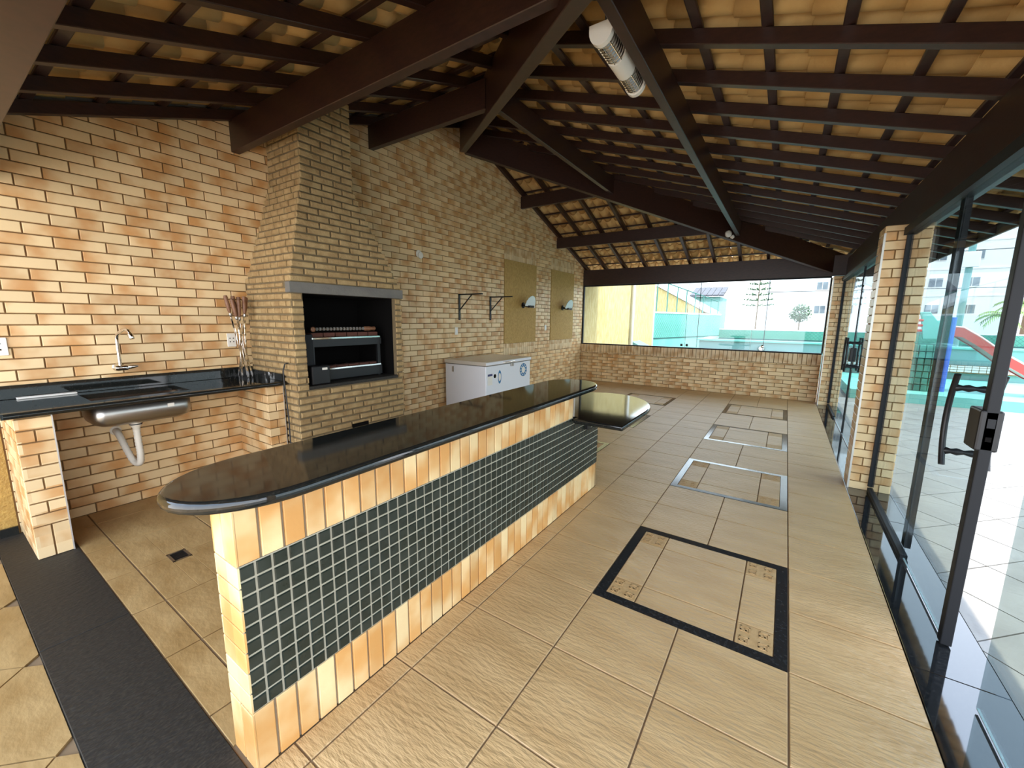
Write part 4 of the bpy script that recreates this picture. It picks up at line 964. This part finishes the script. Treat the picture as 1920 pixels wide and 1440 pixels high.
# playground
PX = 11.5
ps = thing('playground_slide', 'red slide coming down from a green play tower on the teal platform', 'slide')
prof = [(-2.62, 1.32), (-2.80, 1.30), (-3.05, 1.12), (-3.4, 0.82), (-3.8, 0.54), (-4.3, 0.32), (-4.7, 0.27)]
sm = MB()
for i in range(len(prof)-1):
    (y0, z0), (y1, z1) = prof[i], prof[i+1]
    sm.add([(PX-0.25, y0, z0), (PX+0.25, y0, z0), (PX+0.25, y1, z1), (PX-0.25, y1, z1), (PX-0.25, y0, z0-0.03), (PX+0.25, y0, z0-0.03), (PX+0.25, y1, z1-0.03), (PX-0.25, y1, z1-0.03)], [(0, 1, 2, 3), (7, 6, 5, 4), (0, 4, 5, 1), (1, 5, 6, 2), (2, 6, 7, 3), (3, 7, 4, 0)])
sm.build('chute', 'slide_red', ps)
for s_ in (-0.26, 0.26):
    sm = MB()
    for i in range(len(prof)-1):
        (y0, z0), (y1, z1) = prof[i], prof[i+1]; a, b = PX+s_-0.02, PX+s_+0.02
        sm.add([(a, y0, z0+0.12), (b, y0, z0+0.12), (b, y1, z1+0.12), (a, y1, z1+0.12), (a, y0, z0-0.05), (b, y0, z0-0.05), (b, y1, z1-0.05), (a, y1, z1-0.05)], [(0, 1, 2, 3), (7, 6, 5, 4), (0, 4, 5, 1), (1, 5, 6, 2), (2, 6, 7, 3), (3, 7, 4, 0)])
    sd_ = sm.build('side_wall', 'slide_red', ps)
    MB().tube([(PX+s_, y, z+0.13) for y, z in prof], 0.025, 6).build('rim', 'slide_pale', sd_, smooth=True)
MB().box(PX-0.3, PX+0.3, -2.62, -2.05, 1.28, 1.33).build('deck', 'teal_dark', ps)
MB().tube([(PX-0.28, -2.64, 0.18), (PX-0.28, -2.64, 1.62)], 0.05, 10).build('post', 'play_blue', ps); MB().tube([(PX+0.28, -2.64, 0.18), (PX+0.28, -2.64, 1.62)], 0.05, 10).build('post', 'play_blue', ps)
MB().tube([(PX-0.28, -2.02, 0.18), (PX-0.28, -2.02, 1.45)], 0.05, 10).build('post', 'teal', ps); MB().tube([(PX+0.28, -2.02, 0.18), (PX+0.28, -2.02, 1.45)], 0.05, 10).build('post', 'teal', ps)
MB().prism([(PX-0.34, -2.25, 1.2), (PX-0.34, -2.60, 1.2), (PX-0.34, -2.60, 1.62), (PX-0.34, -2.42, 1.55), (PX-0.34, -2.30, 1.72), (PX-0.34, -2.15, 1.72), (PX-0.34, -2.18, 1.62)], (0, 0, 0), (0.05, 0, 0)).build('tower_panel', 'teal', ps, bevel=0.01)
for z in (1.36, 1.46, 1.56): MB().tube([(PX-0.33, -1.98, z), (PX-0.33, -2.22, z)], 0.025, 8).build('ladder_rung', 'slide_red', ps)
MB().box(PX-0.36, PX-0.31, -2.0, -1.94, 0.9, 1.62).build('ladder_rail', 'slide_red', ps)
rk = MB(); random.seed(3)
for i in range(6):
    for j in range(7):
        y0 = -2.50+i*0.1; z0 = 0.18+j*0.13; e = random.uniform(0, 0.05)
        rk.add([(PX-0.45-e, y0+0.006, z0+0.006), (PX-0.45-e, y0+0.094, z0+0.01), (PX-0.45-e, y0+0.09, z0+0.122), (PX-0.45-e, y0+0.012, z0+0.118), (PX-0.36, y0, z0), (PX-0.36, y0+0.1, z0), (PX-0.36, y0+0.1, z0+0.13), (PX-0.36, y0, z0+0.13)], [(0, 1, 2, 3), (0, 4, 5, 1), (1, 5, 6, 2), (2, 6, 7, 3), (3, 7, 4, 0)])
rk.build('climbing_rock_panel', 'rock', ps)
# white apartment block
ap = thing('apartment_block', 'white apartment block with grey windows far beyond the doors', 'building')
FX = 45.0
MB().box(FX, FX+9, -34, 1.8, -0.1, 16).build('facade', 'white_wall', ap)
for r_, z in enumerate((2.6, 4.62, 6.6, 8.6, 10.6)):
    for y in (-2.26, -4.6, -6.9, -9.25, -11.2, -13.45, -16.0, -18.4):
        w_ = MB().box(FX-0.05, FX+0.02, y-0.42, y+0.42, z-0.36, z+0.36).build('window', 'alu', ap)
        for s_ in (-1, 1): MB().box(FX-0.07, FX-0.05, y+s_*0.2-0.18, y+s_*0.2+0.18, z-0.32, z+0.32).build('pane', 'pane', w_)
for z in (3.6, 5.6, 7.6): MB().box(FX-0.06, FX, -34, 1.8, z-0.05, z+0.05).build('ledge', 'white_wall', ap)
# neighbouring houses behind the court
h1 = thing('ochre_house', 'ochre gabled house behind the court fence', 'house')
MB().prism([(26, 4.2, 0), (26, 6.9, 0), (26, 6.9, 3.6), (26, 4.2, 2.1)], (0, 0, 0), (5, 0, 0)).build('wall', 'stucco_out', h1)
MB().prism([(25.8, 3.9, 1.98), (25.8, 7.0, 3.7), (25.8, 7.0, 3.85), (25.8, 3.9, 2.13)], (0, 0, 0), (5.4, 0, 0)).build('roof', 'alu', h1)
h2 = thing('pale_house', 'pale blue grey house wall behind the court fence', 'house')
MB().box(42, 46, 6.8, 11.5, 0, 5.2).build('wall', 'white_wall', h2)
for y in (7.8, 9.4): MB().box(41.95, 42, y-0.35, y+0.35, 2.9, 3.8).build('window', 'pane', h2)
h3 = thing('tiled_house', 'low house with grey tiled roof right of the court fence', 'house')
MB().box(33, 37, 4.15, 5.9, 0, 3.25).build('wall', 'teal_dark', h3)
for k in range(6):
    MB().prism([(32.7, 3.9+k*0.38, 3.25), (32.7, 4.25+k*0.38, 3.25), (35.0, 4.25+k*0.38, 3.95), (35.0, 3.9+k*0.38, 3.95)], (0, 0, 0), (0, 0, 0.12)).build('roof_tile', 'tile_far', h3)
# trees
def palm(x, y, zt, n, ln, label, sd):
    t = thing('palm_tree', label, 'palm', 'palms by the court wall'); rnd = random.Random(sd)
    MB().tube([(x, y, 0), (x+0.05, y, zt*0.5), (x, y+0.03, zt)], [0.10, 0.08, 0.07], 8).build('trunk', 'bark', t)
    for i in range(n):
        a = 2*math.pi*i/n + rnd.uniform(-0.2, 0.2); el = rnd.uniform(0.1, 0.9); mb = MB(); pr_ = []
        for k in range(7):
            s_ = k/6*ln; pr_.append(Vector((x+math.cos(a)*s_, y+math.sin(a)*s_, zt+s_*el-0.75*s_*s_/ln)))
        mb.tube(pr_, 0.012, 4)
        sd2 = Vector((-math.sin(a), math.cos(a), 0))
        for k in range(1, 7):
            for e in (-1, 1):
                for h in (0, 0.5):
                    p_ = pr_[k-1].lerp(pr_[k], h); q_ = p_ + sd2*e*0.32*ln*(1-0.1*k) + (pr_[k]-pr_[k-1])*0.8 + Vector((0, 0, -0.12)); w_ = (pr_[k]-pr_[k-1])*0.22
                    mb.add([p_-w_, p_+w_, q_, p_-w_+Vector((0, 0, 0.006)), p_+w_+Vector((0, 0, 0.006))], [(0, 1, 2), (4, 3, 2)])
        mb.build('frond', 'leaf', t)
palm(26, -7.6, 1.9, 11, 0.8, 'small palm behind the green wall, left of the pair', 1)
palm(29.5, -9.3, 2.5, 12, 1.05, 'taller palm behind the green wall, right of the pair', 2)
def bush(name, x, y, z, rx, rz, label, mt, n, sd, cat='shrub'):
    t = thing(name, label, cat); rnd = random.Random(sd); mb = MB()
    for i in range(n):
        v = Vector((rnd.gauss(0, 1), rnd.gauss(0, 1), rnd.gauss(0, 1))).normalized()*rnd.uniform(0.5, 1)
        c = Vector((x+v.x*rx, y+v.y*rx, z+v.z*rz)); a = Vector((rnd.gauss(0, 1), rnd.gauss(0, 1), rnd.gauss(0, 1))).normalized()*0.10*rx**0.5; b = a.cross(Vector((rnd.gauss(0, 1), rnd.gauss(0, 1), rnd.gauss(0, 1)))).normalized()*0.06*rx**0.5
        mb.add([c-a, c+b, c+a, c-b], [(0, 1, 2, 3)])
    mb.build('foliage', mt, t, kind='stuff'); MB().tube([(x, y, 0), (x, y, z)], 0.03, 6).build('trunk', 'bark', t)
bush('round_tree', 27, -0.55, 1.95, 0.5, 0.5, 'grey green round tree outside the far window', 'leaf_dark', 500, 5, 'tree')
ar = thing('tiered_pine', 'tall slim tiered pine in the haze outside the window', 'tree')
MB().tube([(41.5, 2.25, 0), (41.5, 2.25, 6.5)], [0.07, 0.03], 8).build('trunk', 'bark', ar)
for k in range(8):
    z = 2.8+k*0.45; r_ = 1.15-0.1*k; mb = MB()
    for i in range(9):
        a = 2*math.pi*i/9+k; e = Vector((41.5+r_*math.cos(a), 2.25+r_*math.sin(a), z+0.15)); mb.tube([(41.5, 2.25, z), e], [0.02, 0.012], 4); 
        for s_ in (0.5, 0.75, 1.0):
            p_ = Vector((41.5, 2.25, z)).lerp(e, s_); mb.add([p_+Vector((0, 0.09, 0)), p_+Vector((0.05, 0, 0.08)), p_+Vector((0, -0.09, 0)), p_+Vector((-0.05, 0, -0.08))], [(0, 1, 2, 3), (0, 2, 1, 3)])
    mb.build('branch_tier', 'leaf_dark', ar)
up = thing('utility_pole', 'pole with a white meter box beyond the playground', 'pole')
MB().tube([(20, -4.85, 0), (20, -4.85, 5.5)], 0.09, 10).build('post', 'teal_dark', up); MB().box(19.85, 19.91, -5.05, -4.65, 3.35, 3.85).build('meter_box', 'white_wall', up, bevel=0.02)
for i, (za, zb) in enumerate(((4.35, 4.55), (2.95, 3.0))):
    w_ = MB().tube([(24, 3-26*k/8, za+(zb-za)*k/8-0.05*math.sin(math.pi*k/8)) for k in range(9)], 0.014, 5).build('overhead_wire', 'cable')
    tag(w_, ['upper overhead wire crossing before the apartment block', 'lower overhead wire crossing before the apartment block'][i], 'wire', 'overhead wires')
